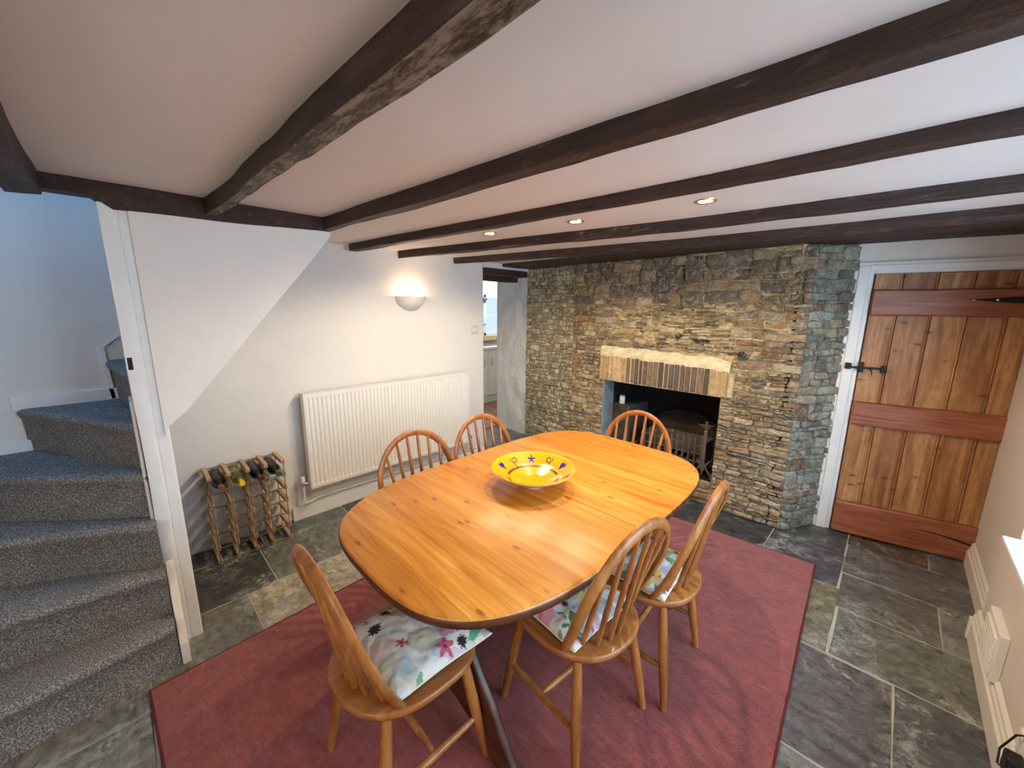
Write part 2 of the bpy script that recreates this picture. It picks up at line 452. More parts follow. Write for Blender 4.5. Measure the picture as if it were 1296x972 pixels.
# window in the recess
w = struct(empty('window_1', (WX, 0, 0)))
bm = NB()
zt, zb = WZ1, WZ0
box(bm, -.03, .03, WY0, WY0+.06, zb, zt); box(bm, -.03, .03, WY1-.06, WY1, zb, zt)
box(bm, -.03, .03, WY0, WY1, zb, zb+.06); box(bm, -.03, .03, WY0, WY1, zt-.06, zt)
for k in (1, 2): 
    yy = WY0+(WY1-WY0)*k/3; box(bm, -.025, .025, yy-.03, yy+.03, zb, zt)
obj('window_frame', bm, M['paint'], w, bevel=.004)
bm = NB(); box(bm, -.003, .003, WY0+.05, WY1-.05, zb+.05, zt-.05)
glass_thin = bpy.data.materials.new('window_glass'); glass_thin.use_nodes = True
_t = glass_thin.node_tree; _t.nodes.clear(); _o = _t.nodes.new('ShaderNodeOutputMaterial'); _m = _t.nodes.new('ShaderNodeMixShader'); _a = _t.nodes.new('ShaderNodeBsdfTransparent'); _g = _t.nodes.new('ShaderNodeBsdfGlossy')
_g.inputs['Roughness'].default_value = .02; _m.inputs[0].default_value = .06
_t.links.new(_a.outputs[0], _m.inputs[1]); _t.links.new(_g.outputs[0], _m.inputs[2]); _t.links.new(_m.outputs[0], _o.inputs[0])

obj('pane', bm, glass_thin, w)
# wall behind the camera and stair enclosure walls
bm = NB(); box(bm, -3.5, 1.0, YF-.2, YF, 0, 2.12); struct(obj('wall_front', bm, M['wall']))
bm = NB(); box(bm, XL, -2.2, -1.2, -1.1, 0, 2.12); struct(obj('wall_stair_side', bm, M['wall']))
# ceiling
bm = NB()
cn = [(-2.24, YF-.2), (1.05, YF-.2), (1.05, 4.2), (-3.5, 4.2), (-3.5, .86), (-2.24, .86)]
prism(bm, cn, ZC, ZC+.12)
struct(obj('ceiling', bm, M['ceil']))
# the stairwell rises to the floor above
bm = NB()
box(bm, XL-.2, XL, -1.2, .96, 2.12, 3.3); box(bm, XL, -2.2, -1.2, -1.1, 2.12, 3.3)
box(bm, XL, -2.24, .86, .96, 2.0, 3.3); box(bm, -2.24, -2.16, -1.1, .96, 2.12, 3.3)
struct(obj('wall_stairwell', bm, M['wall']))
bm = NB(); box(bm, XL, -2.2, -1.2, .96, 3.3, 3.36); struct(obj('ceiling_stairwell', bm, M['ceil']))

# door wall: plaster above & around the plank door
bm = NB(); Md = DM()
box(bm, -.32, -.09, -.25, -.012, 0, 2.1, Md)
box(bm, -.09, .78, -.25, -.012, 1.80, 2.1, Md)
box(bm, -.09, .78, -.27, -.20, 0, 1.9, Md)
struct(obj('wall_back', bm, M['wall']))
# door casing
bm = NB()
box(bm, -.105, -.005, -.02, .012, 0, 1.86, Md)
box(bm, -.085, -.03, .012, .022, 0, 1.84, Md)
box(bm, -.005, .705, -.02, .012, 1.785, 1.86, Md)
box(bm, -.03, .705, .012, .02, 1.81, 1.84, Md)
struct(obj('trim_2', bm, M['paint'], bevel=.006))
bm = NB(); box(bm, .688, .712, -.02, .02, 0, 1.80, Md)
struct(obj('trim_3', bm, M['paint'], bevel=.005))

# ------------------------------------------------------------------ plank door
door = struct(empty('door_1', DP, DA))
DW = .684; js = [0, .132, .288, .438, .597, DW]
for k in range(5):
    bm = NB(); a, b = js[k]+.0015, js[k+1]-.0015
    # plank with bead moulding along its right edge (local y negative = room side)
    prof = [(a, 0), (a, -.022), (a+.002, -.026)]
    if k < 4: prof += [(b-.016, -.026), (b-.013, -.021), (b-.010, -.021), (b-.006, -.026), (b-.002, -.026), (b, -.022), (b, 0)]
    else: prof += [(b, -.026), (b, 0)]
    prism(bm, prof, .012, 1.782+random.uniform(-.003, .002))
    obj('plank', bm, M['plank'] if k % 2 == 0 else M['plank2'], door)
for z0, z1 in ((.012, .245), (.798, .958), (1.523, 1.688)):
    bm = NB(); n = 12
    x0, x1 = .004, DW-.004
    v = []
    rows = [(z0, -.026), (z0+.004, -.05), (z0+.012, -.054), (z1-.012, -.054), (z1-.004, -.05), (z1, -.026)]
    for i in range(n+1):
        x = x0+(x1-x0)*i/n
        v.append([bm.verts.new((x, y, z+noise.noise(Vector((x*3, z*5, 1)))*.004*(z > .02))) for z, y in rows])
    for i in range(n):
        for j in range(len(rows)-1): bm.faces.new((v[i][j], v[i+1][j], v[i+1][j+1], v[i][j+1]))
    bm.faces.new(v[0]); bm.faces.new(v[-1][::-1])
    o = obj('ledge', bm, M['ledge'], door)
    if z0 < .1:
        bm = NB(); prism(bm, [(.40, .158), (.52, .150), (.64, .128), (.675, .118), (.675, .132), (.62, .145), (.5, .158)], -.0555, -.053, Matrix(((1, 0, 0, 0), (0, 0, 1, 0), (0, 1, 0, 0), (0, 0, 0, 1))))
        tag(obj('split', bm, M['dark_gap'], o), 'dark split in the bottom board')
# thumb latch
bm = NB()
box(bm, -.075, -.045, -.045, .02, 1.172, 1.212)           # keep on the casing
box(bm, -.05, .125, -.042, -.034, 1.178, 1.192)      # bar
box(bm, .105, .128, -.045, -.024, 1.158, 1.205)      # staple plate
box(bm, -.005, .018, -.046, -.024, 1.155, 1.222)       # guard plate
tube(bm, [(.05, -.042, 1.18), (.058, -.06, 1.165), (.062, -.062, 1.13)], [.004, .004, .002], 6)
tag(obj('latch', bm, M['black_iron'], door, bevel=.002), 'black iron thumb latch')
bm = NB(); Mx = Matrix(((1, 0, 0, 0), (0, 0, 1, 0), (0, 1, 0, 0), (0, 0, 0, 1)))
prism(bm, [(.43, 1.622), (.455, 1.617), (.56, 1.606), (.682, 1.598), (.682, 1.644), (.56, 1.634), (.455, 1.626)], -.059, -.054, Mx)
st = obj('strap_hinge', bm, M['black_iron'], door)
bm = NB()
for x in (.44, .53, .64): lathe(bm, [(.0, .003), (.006, .001), (.007, 0)], 10, (0, 0, 0), Matrix.Translation((x, -.059, 1.621)) @ Matrix.Rotation(PI/2, 4, 'X'))
tag(obj('stud', bm, M['chrome'], st), 'pale hinge studs')

# ------------------------------------------------------------------ stone chimney wall
def clip(poly, px, pz, nx, nz):
    out = []; m = len(poly)
    d = [(p[0]-px)*nx+(p[1]-pz)*nz for p in poly]
    for i in range(m):
        a, b = poly[i], poly[(i+1) % m]; da, db = d[i], d[(i+1) % m]
        if da <= 0: out.append(a)
        if (da < 0) != (db < 0) and abs(da-db) > 1e-12:
            t = da/(da-db); out.append((a[0]+(b[0]-a[0])*t, a[1]+(b[1]-a[1])*t))
    return out

def stone_poly(bm, cl, q, c, r, mapf, colf, depth, gap):
    q = np.array(q); e = np.abs(q-c).max(0)+1e-6; n = len(q); gg = gap*r.uniform(.4, 1.5)
    def inset(g): return c+(q-c)*np.maximum(.1, 1-g/e)
    jit = r.uniform(-.0022, .0022, q.shape); D = r.uniform(*depth); col = colf(c[0], c[1], r); tilt = r.uniform(-.25, .25, 2)
    nf = []; rings = []
    for (g_, dd) in ((gg, -.012), (gg*1.05, D*.5), (gg+.003, D*.88), (gg+.010, D)):
        rings.append([bm.verts.new(mapf(p[0], p[1], dd+(tilt[0]*(p[0]-c[0])*.25+tilt[1]*(p[1]-c[1])*.6+r.uniform(-.002, .002) if dd > 0 else 0))) for p in inset(g_)+jit])
    for A, B in zip(rings, rings[1:]):
        for k in range(n): nf.append(bm.faces.new((A[k], A[(k+1) % n], B[(k+1) % n], B[k])))
    cv = bm.verts.new(mapf(c[0], c[1], D+r.uniform(-.003, .004)))
    for k in range(n): nf.append(bm.faces.new((rings[-1][k], rings[-1][(k+1) % n], cv)))
    for f in nf:
        f.smooth = True
        for lp in f.loops: lp[cl] = (*col, 1)

def rubble(bm, cl, rect, size, aspect, mapf, colf, seed, depth=(.012, .04), gap=.004, holes=(), warp=.02, big=False):
    r = np.random.RandomState(seed); leaves = []
    def split(u0, u1, v0, v1):
        cu, cv = (u0+u1)/2, (v0+v1)/2; h, w = v1-v0, u1-u0
        for a, b, c, d in holes:
            if u0 >= a-1e-6 and u1 <= b+1e-6 and v0 >= c-1e-6 and v1 <= d+1e-6: return
        if w < .5 and h < .5:
            for a, b, c, d in holes:     # cut exactly at the hole edges once small
                if u1 > a+1e-6 and u0 < b-1e-6 and v1 > c+1e-6 and v0 < d-1e-6:
                    for x in (a, b):
                        if u0+1e-6 < x < u1-1e-6: split(u0, x, v0, v1); split(x, u1, v0, v1); return
                    for z in (c, d):
                        if v0+1e-6 < z < v1-1e-6: split(u0, u1, v0, z); split(u0, u1, z, v1); return
        t = size(cu, cv); A = aspect(cu, cv) if callable(aspect) else aspect
        if h > t*r.uniform(1.05, 1.75) and h*A*r.uniform(.6, 1.4) > w*.55 or h > .45:
            f = r.uniform(.34, .66); split(u0, u1, v0, v0+h*f); split(u0, u1, v0+h*f, v1)
        elif w > h*A*r.uniform(.7, 1.9):
            f = r.uniform(.28, .72); split(u0, u0+w*f, v0, v1); split(u0+w*f, u1, v0, v1)
        elif h > t*1.9: 
            f = r.uniform(.34, .66); split(u0, u1, v0, v0+h*f); split(u0, u1, v0+h*f, v1)
        else: leaves.append((u0, u1, v0, v1))
    split(*rect)
    def wf(p):
        u, v = p
        edge = min(1, max(0, (u-rect[0])/.06), 1)*min(1, max(0, (rect[1]-u)/.06))
        for a, b, c, d in holes:
            du = max(a-u, 0, u-b); dv = max(c-v, 0, v-d); edge = min(edge, math.hypot(du, dv)/.07)
        w2 = warp*(1.9 if big and v > 1.5 else 1)
        return (u+w2*edge*(noise.noise(Vector((u*7, v*11, seed)))*.9+noise.noise(Vector((u*23, v*31, seed)))*.35),
                v+w2*edge*(noise.noise(Vector((u*4.3, v*8, seed+9)))*1.1+noise.noise(Vector((u*17, v*27, seed+9)))*.4))
    for (u0, u1, v0, v1) in leaves:
        w, h = u1-u0, v1-v0
        if w < .008 or h < .006: continue
        P = []; nu, nv = max(1, int(w/.035)), max(1, int(h/.035))
        for t in range(nu): P += [(u0+w*(t+.12)/nu, v0), (u0+w*(t+.88)/nu, v0)]
        for t in range(nv): P += [(u1, v0+h*(t+.18)/nv), (u1, v0+h*(t+.82)/nv)]
        for t in range(nu): P += [(u1-w*(t+.12)/nu, v1), (u1-w*(t+.88)/nu, v1)]
        for t in range(nv): P += [(u0, v1-h*(t+.18)/nv), (u0, v1-h*(t+.82)/nv)]
        q = [wf(p) for p in P]; c = np.array(q).mean(0)
        stone_poly(bm, cl, q, c, r, mapf, colf, depth, min(gap, h*.14))

OX0, OX1, OZ0, OZ1 = -1.93, -.905, .185, .895     # fireplace opening
def ramp_c(cs, r, v=.18):
    c = np.array(cs[r.randint(len(cs))])*1.5*(1+r.uniform(-v, v)); return tuple(np.clip(c, 0, 1))
TAN = [sr(172, 152, 120), sr(156, 134, 104), sr(186, 168, 136), sr(134, 116, 94), sr(164, 138, 100), sr(122, 106, 92), sr(150, 112, 78)]
BRN = [sr(142, 120, 94), sr(124, 106, 86), sr(158, 132, 98), sr(116, 100, 84), sr(150, 126, 100)]
PALE = [sr(190, 172, 134), sr(172, 150, 108), sr(204, 186, 148), sr(150, 128, 96), sr(112, 96, 78)]
GREY = [sr(156, 154, 142), sr(142, 142, 132), sr(170, 168, 156), sr(126, 126, 118), sr(162, 152, 132)]
RED = [sr(136, 104, 80), sr(146, 116, 86), sr(152, 128, 98)]
def col_breast(u, v, r):
    if v > 1.62: return ramp_c(BRN, r)
    if 1.2 < v < 1.6 and -1.9 < u < -.9: return ramp_c(PALE, r) if r.rand() < .75 else ramp_c(BRN, r)
    if u > -.88: return ramp_c(TAN if r.rand() < .7 else RED, r)
    return ramp_c(TAN, r)
def size_breast(u, v):
    if v > 1.6: return .088
    if v > 1.2 and -1.9 < u < -.9: return .026
    if u > -.88: return .034 if v < 1.25 else .05
    if v < .2: return .04
    return .046
def map_breast(u, v, d): return Vector((u, YB+.02*noise.noise(Vector((u*1.7, v*1.7, 4)))-d, v))
bm = NB(); cl = bm.loops.layers.float_color.new('Col')
LH = ((OX0, OX1, OZ0, OZ1), (OX0-.03, OX1+.05, OZ1, 1.215))   # opening; lintel and mortar band
rubble(bm, cl, (-2.30, -.43, 0, 1.965), size_breast, lambda u, v: 2.2 if v > 1.6 or u < -1.95 else 3.6, map_breast, col_breast, 3, holes=LH, gap=.0045, big=True)
# left flank, paler crumbling stones, set back slightly
YL = 3.235
def map_left(u, v, d):
    t = max(0, (u+2.98)/.68)
    return Vector((u, YL-(YL-YB)*min(1, t)**2+.02*noise.noise(Vector((u*3, v*2.3, 8)))-d, v))
rubble(bm, cl, (-2.98, -2.30, 0, 1.965), lambda u, v: .046, 1.3, map_left, lambda u, v, r: ramp_c([sr(190, 176, 148), sr(174, 162, 134), sr(204, 194, 168), sr(152, 140, 116), sr(164, 148, 118)], r), 5, depth=(.006, .026), gap=.0035)
# right return leading back to the door casing
def CX(v): return -.425-.042*v
def map_ret(u, v, d):      # u 0..1 from the corner to the casing
    a = Vector((CX(v), YB-.01, v)); b = Vector((-.262, 3.455, v)); nrm = Vector(((b-a).y, -(b-a).x, 0)).normalized()
    return a+(b-a)*(u/.34)+nrm*d
rubble(bm, cl, (0, .34, 0, 1.965), lambda u, v: .06, 1.9, map_ret, lambda u, v, r: ramp_c(GREY if r.rand() < .93 else RED, r), 9, depth=(.008, .032), gap=.004, warp=.026)
# a few near-black stones
for (x, z, w_, h_) in ((-1.26, 1.345, .035, .018), (-1.08, 1.315, .06, .014), (-.79, 1.23, .03, .03)):
    n0 = len(bm.faces)
    q = [(x+w_*math.cos(a)*(1+.25*math.sin(3*a)), z+h_*math.sin(a)) for a in np.linspace(0, 2*PI, 10)[:-1]]
    A = [bm.verts.new((p[0], YB+.01, p[1])) for p in q]; B = [bm.verts.new((x+(p[0]-x)*.85, YB-.05, z+(p[1]-z)*.85)) for p in q]
    for k in range(9): bm.faces.new((A[k], A[(k+1) % 9], B[(k+1) % 9], B[k]))
    bm.faces.new(B); bm.faces.ensure_lookup_table()
    for f in bm.faces[n0:]:
        for lp in f.loops: lp[cl] = (.02, .02, .02, 1)
# mortar core
ns = len(bm.faces)
def core(x0, x1, y0, y1, z0, z1): box(bm, x0, x1, y0, y1, z0, z1, mi=1)
core(-2.3, OX0, YB-.008, 3.75, 0, 1.985); core(OX1, -.52, YB-.008, 3.75, 0, 1.985)
core(OX0, OX1, YB-.008, 3.30, OZ1, 1.985); core(OX0, OX1, YB-.008, 3.75, 0, OZ0)
n = 20
va = [[bm.verts.new(map_left(-2.985+(.73)*i/n, z, -.004)) for z in np.linspace(0, 1.985, 24)] for i in range(n+1)]
for i in range(n):
    for k in range(23): bm.faces.new((va[i][k], va[i+1][k], va[i+1][k+1], va[i][k+1])).material_index = 1
va = [[bm.verts.new(map_ret(.36*i/4-.012, z, -.004)) for z in np.linspace(0, 1.985, 8)] for i in range(5)]
for i in range(4):
    for k in range(7): bm.faces.new((va[i][k], va[i+1][k], va[i+1][k+1], va[i][k+1])).material_index = 1
me_normals = None
breast = struct(obj('wall_fireplace', bm, [M['stone'], M['mortar']]))

# lintel of bricks on end + lumpy mortar band
lm = Mat('lintel_brick'); v_ = lm.map()
lm.set(lm.mix(1, lm.attr(), lm.ramp(lm.noise(v_, 30, 6, .7), [(.3, .6), (.7, 1.5)]), 'MULTIPLY'), .9); lm.bump(lm.noise(v_, 40, 5, .7), .7, .01)
bm = NB(); cl = bm.loops.layers.float_color.new('Col')
xs = [-1.965]
while xs[-1] < -.86: xs.append(xs[-1]+random.uniform(.034, .052))
for k in range(len(xs)-1):
    t = k/(len(xs)-2)
    c = random.choice([sr(190, 164, 122), sr(172, 142, 98)]) if (t < .24 or t > .84) else random.choice([sr(102, 86, 70), sr(84, 72, 62), sr(122, 104, 82), sr(96, 84, 76)])
    n0 = len(bm.faces); zt = 1.135-.035*t+random.uniform(-.008, .008); a, b = xs[k]+.0045, xs[k+1]-.0045
    y0 = YB-.045+random.uniform(-.006, .006)
    ins = .004
    A = [bm.verts.new((x, 3.32, z)) for x, z in ((a, OZ1+.012), (b, OZ1+.012), (b, zt), (a, zt))]
    B = [bm.verts.new((x, y0+.006, z)) for x, z in ((a, OZ1+.012), (b, OZ1+.012), (b, zt), (a, zt))]
    Cc = [bm.verts.new((x, y0, z)) for x, z in ((a+ins, OZ1+.012+ins), (b-ins, OZ1+.012+ins), (b-ins, zt-ins), (a+ins, zt-ins))]
    for P_, Q_ in ((A, B), (B, Cc)):
        for j in range(4): bm.faces.new((P_[j], P_[(j+1) % 4], Q_[(j+1) % 4], Q_[j]))
    bm.faces.new(Cc); bm.faces.ensure_lookup_table()
    for f in bm.faces[n0:]:
        for lp in f.loops: lp[cl] = (*c, 1)
lint = obj('brick_lintel', bm, lm.m, breast)
bm = NB(); box(bm, -1.965, -.86, YB-.034, YB+.05, OZ1+.006, 1.12); obj('lintel_mortar', bm, plain('lintel_joint', sr(206, 190, 152), .9, bumps=.6, bs=40, var=.15), breast)
bm = NB(); nx_ = 60; G = []
for i in range(nx_+1):
    t = i/nx_; x = -1.965+1.11*t; row = []
    for j, (dy, z) in enumerate(((.0, 1.11-.035*t), (-.03, 1.125-.035*t), (-.038, 1.16-.04*t), (-.03, 1.19-.04*t), (.0, 1.235-.05*t), (.04, 1.25-.05*t))):
        w_ = noise.noise(Vector((x*9, z*14, 2)))
        row.append(bm.verts.new((x, YB+dy-.006-.012*w_, z+(.016*w_ if j > 2 else .004*w_))))
    G.append(row)
for i in range(nx_):
    for j in range(5): bm.faces.new((G[i][j], G[i+1][j], G[i+1][j+1], G[i][j+1]))
mb = Mat('cream_mortar'); v_ = mb.map(); mb.set(mb.ramp(mb.noise(v_, 22, 6, .7), [(.3, sr(188, 170, 128)), (.7, sr(232, 220, 186))]), .95); mb.bump(mb.noise(v_, 30, 5, .7), .6, .01)
tag(obj('mortar_band', bm, mb.m, breast, smooth=True), 'cream mortar ledge above the lintel')
# firebox inside
bm = NB()
box(bm, OX0-.02, OX1+.02, 3.74, 3.8, 0, 1.3)
box(bm, OX1-.004, OX1+.03, YB+.05, 3.75, OZ0, 1.3)
box(bm, OX0-.03, OX0+.004, 3.36, 3.75, OZ0, 1.3)
box(bm, OX0, OX1, YB+.02, 3.75, OZ0-.02, OZ0+.004)
box(bm, OX0, OX1, 3.30, 3.75, 1.28, 1.32)
box(bm, OX0, OX1, 3.30, 3.33, OZ1, 1.3)
obj('firebox_lining', bm, M['soot'], breast)
jm = plain('grey_jamb_render', sr(128, 134, 138), .8, bumps=.6, bs=18, var=.3)
bm = NB(); box(bm, OX0-.01, OX0+.006, YB-.012, 3.37, OZ0, OZ1)
obj('jamb', bm, jm, breast, bevel=.01)
bm = NB(); box(bm, OX0, OX0+.20, 3.36, 3.74, OZ0, .635); obj('inner_ledge', bm, plain('sooty_stone', sr(66, 62, 56), .9, bumps=.7, bs=16, var=.5), breast, bevel=.015)
# candle on the inner ledge
t = empty('pillar_candle', (-1.862, 3.43, .6355), label='small white pillar candle on the ledge inside the fireplace opening', cat='candle')
bm = NB(); lathe(bm, [(.0, 0), (.026, 0), (.028, .004), (.027, .075), (.022, .082), (.008, .078), (0, .078)], 20)
obj('wax', bm, plain('candle_wax', sr(214, 208, 198), .5), t, smooth=True)
bm = NB(); tube(bm, [(0, 0, .077), (.001, 0, .092)], .0015, 6); obj('wick', bm, M['black_iron'], t)

# fireback (arched cast iron plate)
bm = NB(); q = [(-.30, 0), (.30, 0), (.30, .26)]+[(.30*math.cos(a), .26+.16*math.sin(a)) for a in np.linspace(.1, PI-.1, 14)]+[(-.30, .26)]
prism(bm, q, 0, .03, Matrix(((1, 0, 0, -1.33), (0, 0, -1, 3.73), (0, 1, 0, OZ0+.006), (0, 0, 0, 1))))
q2 = [(x*.86, z*.88+.02) for x, z in q]
prism(bm, q2, .03, .04, Matrix(((1, 0, 0, -1.33), (0, 0, -1, 3.73), (0, 1, 0, OZ0+.006), (0, 0, 0, 1))))
tag(obj('fireback', bm, plain('rusty_cast_iron', sr(64, 48, 34), .8, .2, bumps=.6, bs=30, var=.4), bevel=.006), 'arched rusty iron fireback standing against the back of the fireplace', 'fireback')

# dog grate
gx0, gx1, gy, gz = -1.56, -1.02, 3.30, OZ0+.005
t = empty('fire_grate', ((gx0+gx1)/2, gy, gz), label='grey iron fire basket with spiked front bars in the fireplace', cat='fire grate')
hw = (gx1-gx0)/2
for z in (.10, .17, .245):
    bm = NB(); box(bm, -hw, hw, -.006, .006, z-.006, z+.006); obj('front_rail', bm, M['grey_iron'], t, bevel=.002)
for k in range(11):
    x = -hw+.02+(2*hw-.04)*k/10; big = k % 5 == 0
    bm = NB(); w_ = .009 if big else .006; h = .33 if big else .30
    box(bm, x-w_, x+w_, -.012, .0, .06, h-.02)
    lathe(bm, [(w_*1.1, 0), (w_*1.5, .012), (w_*.9, .026), (0, .036)], 8, (x, -.006, h-.02))
    obj('spike', bm, M['grey_iron'], t)
bm = NB()
for k in range(9): box(bm, -hw+.02+k*(2*hw-.05)/8, -hw+.032+k*(2*hw-.05)/8, 0, .24, .09, .102)
for x in (-hw, hw-.012): box(bm, x, x+.012, 0, .25, .09, .26)
box(bm, -hw, hw, .24, .252, .09, .26)
obj('basket', bm, M['grey_iron'], t)
for sx in (-1, 1):
    for sy in (.0, .24):
        bm = NB(); box(bm, sx*hw-.008, sx*hw+.008, sy-.008, sy+.008, 0, .26); obj('leg', bm, M['grey_iron'], t)
# andirons
def andiron(x, lab):
    t = empty('andiron', (x, 3.215, OZ0+.005), label=lab, cat='andiron', group='pair of andirons in the fireplace')
    bm = NB(); box(bm, -.012, .012, -.012, .012, .07, .40); obj('upright', bm, M['grey_iron'], t, bevel=.003)
    for s in (-1, 1):
        bm = NB(); pts = [(0, 0, .13)]
        for k in range(26):
            a = k/25; 
            if a < .45: b_ = a/.45; pts.append((s*(.012+.075*b_**1.3), 0, .13-.115*b_+.0))
        cx_, cz_ = s*.088, .045; 
        for k in range(22):
            th = -PI/2*.6+k*.34; r_ = .036*(1-k/28)
            pts.append((cx_+s*r_*math.sin(th+.2)*1.0, 0, cz_-r_*math.cos(th+.2)))
        tube(bm, pts, .0075, 7); 
        obj('scroll_foot', bm, M['grey_iron'], t, smooth=True)
        bm = NB(); pts = [(s*(.012), 0, .09)]+[(s*(.03+.02*math.sin(k*.5)), 0, .13+.03*math.sin(k*.45)) for k in range(1, 9)]
        tube(bm, pts, .005, 6); obj('small_scroll', bm, M['grey_iron'], t, smooth=True)
    bm = NB(); lathe(bm, [(.008, .385), (.018, .40), (.012, .415), (.035, .44), (.042, .455), (.030, .452), (.01, .445), (.006, .47), (.012, .48), (0, .49)], 14)
    for k in range(4):
        a = k*PI/2+.4; tube(bm, [(.03*math.cos(a), .03*math.sin(a), .45), (.052*math.cos(a), .052*math.sin(a), .452), (.058*math.cos(a), .058*math.sin(a), .466)], .004, 6)
    obj('cup_finial', bm, M['grey_iron'], t, smooth=True)
    bm = NB(); box(bm, -.008, .008, 0, .30, .085, .10); box(bm, -.008, .008, .29, .305, 0, .1); obj('log_bar', bm, M['grey_iron'], t)
    return t
andiron(-.992, 'right-hand scroll-footed andiron, by the right side of the fireplace opening')
andiron(-1.68, 'left-hand scroll-footed andiron, half hidden behind the far dining chair')

# ------------------------------------------------------------------ ceiling beams
def beam(name, top, widths, zb, label, group='ceiling beams running across the room', seed=0, zt=ZC+.03, wob=.0045, worn=False):
    """top: list of (x,y) of the camera-side edge, width along y, zb bottom z"""
    pts = top; bm = NB(); n = 40; rows = []
    X = [p[0] for p in pts]; Y = [p[1] for p in pts]
    for i in range(n+1):
        x = X[0]+(X[-1]-X[0])*i/n; y = float(np.interp(x, X, Y)); w_ = float(np.interp(x, X, widths)); zb_ = float(np.interp(x, X, zb)) if hasattr(zb, '__len__') else zb
        f = lambda a, s=wob: noise.noise(Vector((x*2.3, a*7.1, seed*3.3)))*s*1.6+noise.noise(Vector((x*9, a*5.1, seed*1.7)))*s*.7
        c = .003
        sec = [(y+f(1), zt), (y+f(1), zb_+c+f(2)), (y+c+f(1), zb_+f(2)), (y+w_*.5, zb_+f(3)*.8), (y+w_-c+f(4), zb_+f(5)), (y+w_+f(4), zb_+c+f(5)), (y+w_+f(4), zt)]
        rows.append([bm.verts.new((x, a, b)) for a, b in sec])
    for i in range(n):
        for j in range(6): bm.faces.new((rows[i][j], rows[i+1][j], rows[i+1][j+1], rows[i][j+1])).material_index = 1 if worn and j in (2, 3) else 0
        bm.faces.new((rows[i][6], rows[i+1][6], rows[i+1][0], rows[i][0]))
    bm.faces.new(rows[0]); bm.faces.new(rows[-1][::-1])
    o = obj(name, bm, [M['beam'], M['beam_worn_lit']], smooth=True, angle=35)
    tag(o, label, 'beam', group); return o
beam('ceiling_beam', [(-2.16, .318), (-1.8, .341), (-.82, .361), (.5, .375)], [.045, .05, .07, .075], [1.935, 1.945, 1.935, 1.93], 'thick dark oak ceiling beam nearest the camera, its underside pale from wear and painted-in light, meeting the stair beam', seed=1, wob=.006, worn=True)
beam('ceiling_beam', [(-2.16, .80), (-1.96, .816), (-.4, .915), (.5, .94)], [.05, .05, .055, .065], [1.935, 1.94, 1.945, 1.95], 'dark ceiling beam ending at the corner of the stair panel', seed=2)
beam('ceiling_beam', [(-2.90, 1.24), (-.62, 1.47), (.5, 1.49)], [.055, .065, .08], [1.95, 1.96, 1.953], 'dark ceiling beam just in front of the three recessed spotlights', seed=3)
beam('ceiling_beam', [(-2.955, 1.66), (-.85, 2.068), (.5, 2.19)], [.05, .06, .045], [1.945, 1.948, 1.947], 'dark ceiling beam just behind the three recessed spotlights', seed=4)
beam('ceiling_beam', [(-2.97, 2.22), (-1.07, 2.624), (-.25, 2.715), (.5, 2.77)], [.05, .09, .16, .2], [1.95, 1.94, 1.935, 1.935], 'brown ceiling beam nearest the stone wall and the plank door', seed=5)
beam('ceiling_beam', [(-2.97, 2.84), (-1.9, 2.88), (-1.2, 2.80), (-.9, 2.76), (.5, 2.97)], [.40, .34, .42, .46, .75], [1.97, 1.97, 1.97, 1.97, 1.977], 'wide flat timber plate along the top of the stone wall', seed=6)
beam('ceiling_beam', [(-2.2, -.215), (-1.5, -.21), (.5, -.21)], [.085, .085, .085], 1.925, 'dark ceiling beam at the top left above the stair opening', seed=7)
# stair header beam running along y
def ybeam(name, x0, x1, yz, label, zt=ZC+.03, seed=0, cat='beam'):
    bm = NB(); rows = []; n = 34; Y = [p[0] for p in yz]; Z = [p[1] for p in yz]
    for i in range(n+1):
        y = Y[0]+(Y[-1]-Y[0])*i/n; zb_ = float(np.interp(y, Y, Z)); f = lambda a: noise.noise(Vector((y*3.1, a*7.1, seed*3.3)))*.008
        rows.append([bm.verts.new(p) for p in ((x1+f(1), y, zt), (x1+f(1), y, zb_+.008+f(2)), (x1-.008, y, zb_+f(2)), (x0+.008, y, zb_+f(3)), (x0, y, zb_+.008), (x0, y, zt))])
    for i in range(n):
        for j in range(6): bm.faces.new((rows[i][j], rows[i+1][j], rows[i+1][(j+1) % 6], rows[i][(j+1) % 6]))
    bm.faces.new(rows[0]); bm.faces.new(rows[-1][::-1])
    o = obj(name, bm, M['beam'], smooth=True, angle=35); o.name = name; return tag(o, label, cat)
ybeam('stair_beam', -2.28, -2.165, [(-1.1, 1.952), (-.01, 1.952), (0, 1.908), (.84, 1.932)], 'dark beam over the staircase opening and along the top of the stair panel', seed=11)
ybeam('doorway_lintel', -3.10, -2.955, [(2.58, 1.885), (3.2, 1.885)], 'upper dark timber lintel over the kitchen doorway', seed=12, zt=1.945, cat='lintel')
ybeam('doorway_lintel', -3.26, -3.13, [(2.59, 1.84), (3.23, 1.838)], 'lower dark timber lintel set deeper in the kitchen doorway', seed=13, zt=1.93, cat='lintel')

# ------------------------------------------------------------------ stair panel, post, stairs
bm = NB()
tri = [(.10, 1.05), (.16, 1.095), (.79, 1.85), (.84, 1.915), (.84, 1.95), (.08, 1.95), (.08, 1.0)]
prism(bm, tri, -2.20, -2.175, Matrix(((0, 0, 1, 0), (1, 0, 0, 0), (0, 1, 0, 0), (0, 0, 0, 1))))
# sloping soffit of the flight behind the panel
A = [(.10, 1.035), (.78, 1.85), (.84, 1.93), (.84, 1.99), (.72, 1.99), (.10, 1.10)]
prism(bm, A, -2.97, -2.19, Matrix(((0, 0, 1, 0), (1, 0, 0, 0), (0, 1, 0, 0), (0, 0, 0, 1))))
struct(obj('wall_staircase', bm, M['wall']))
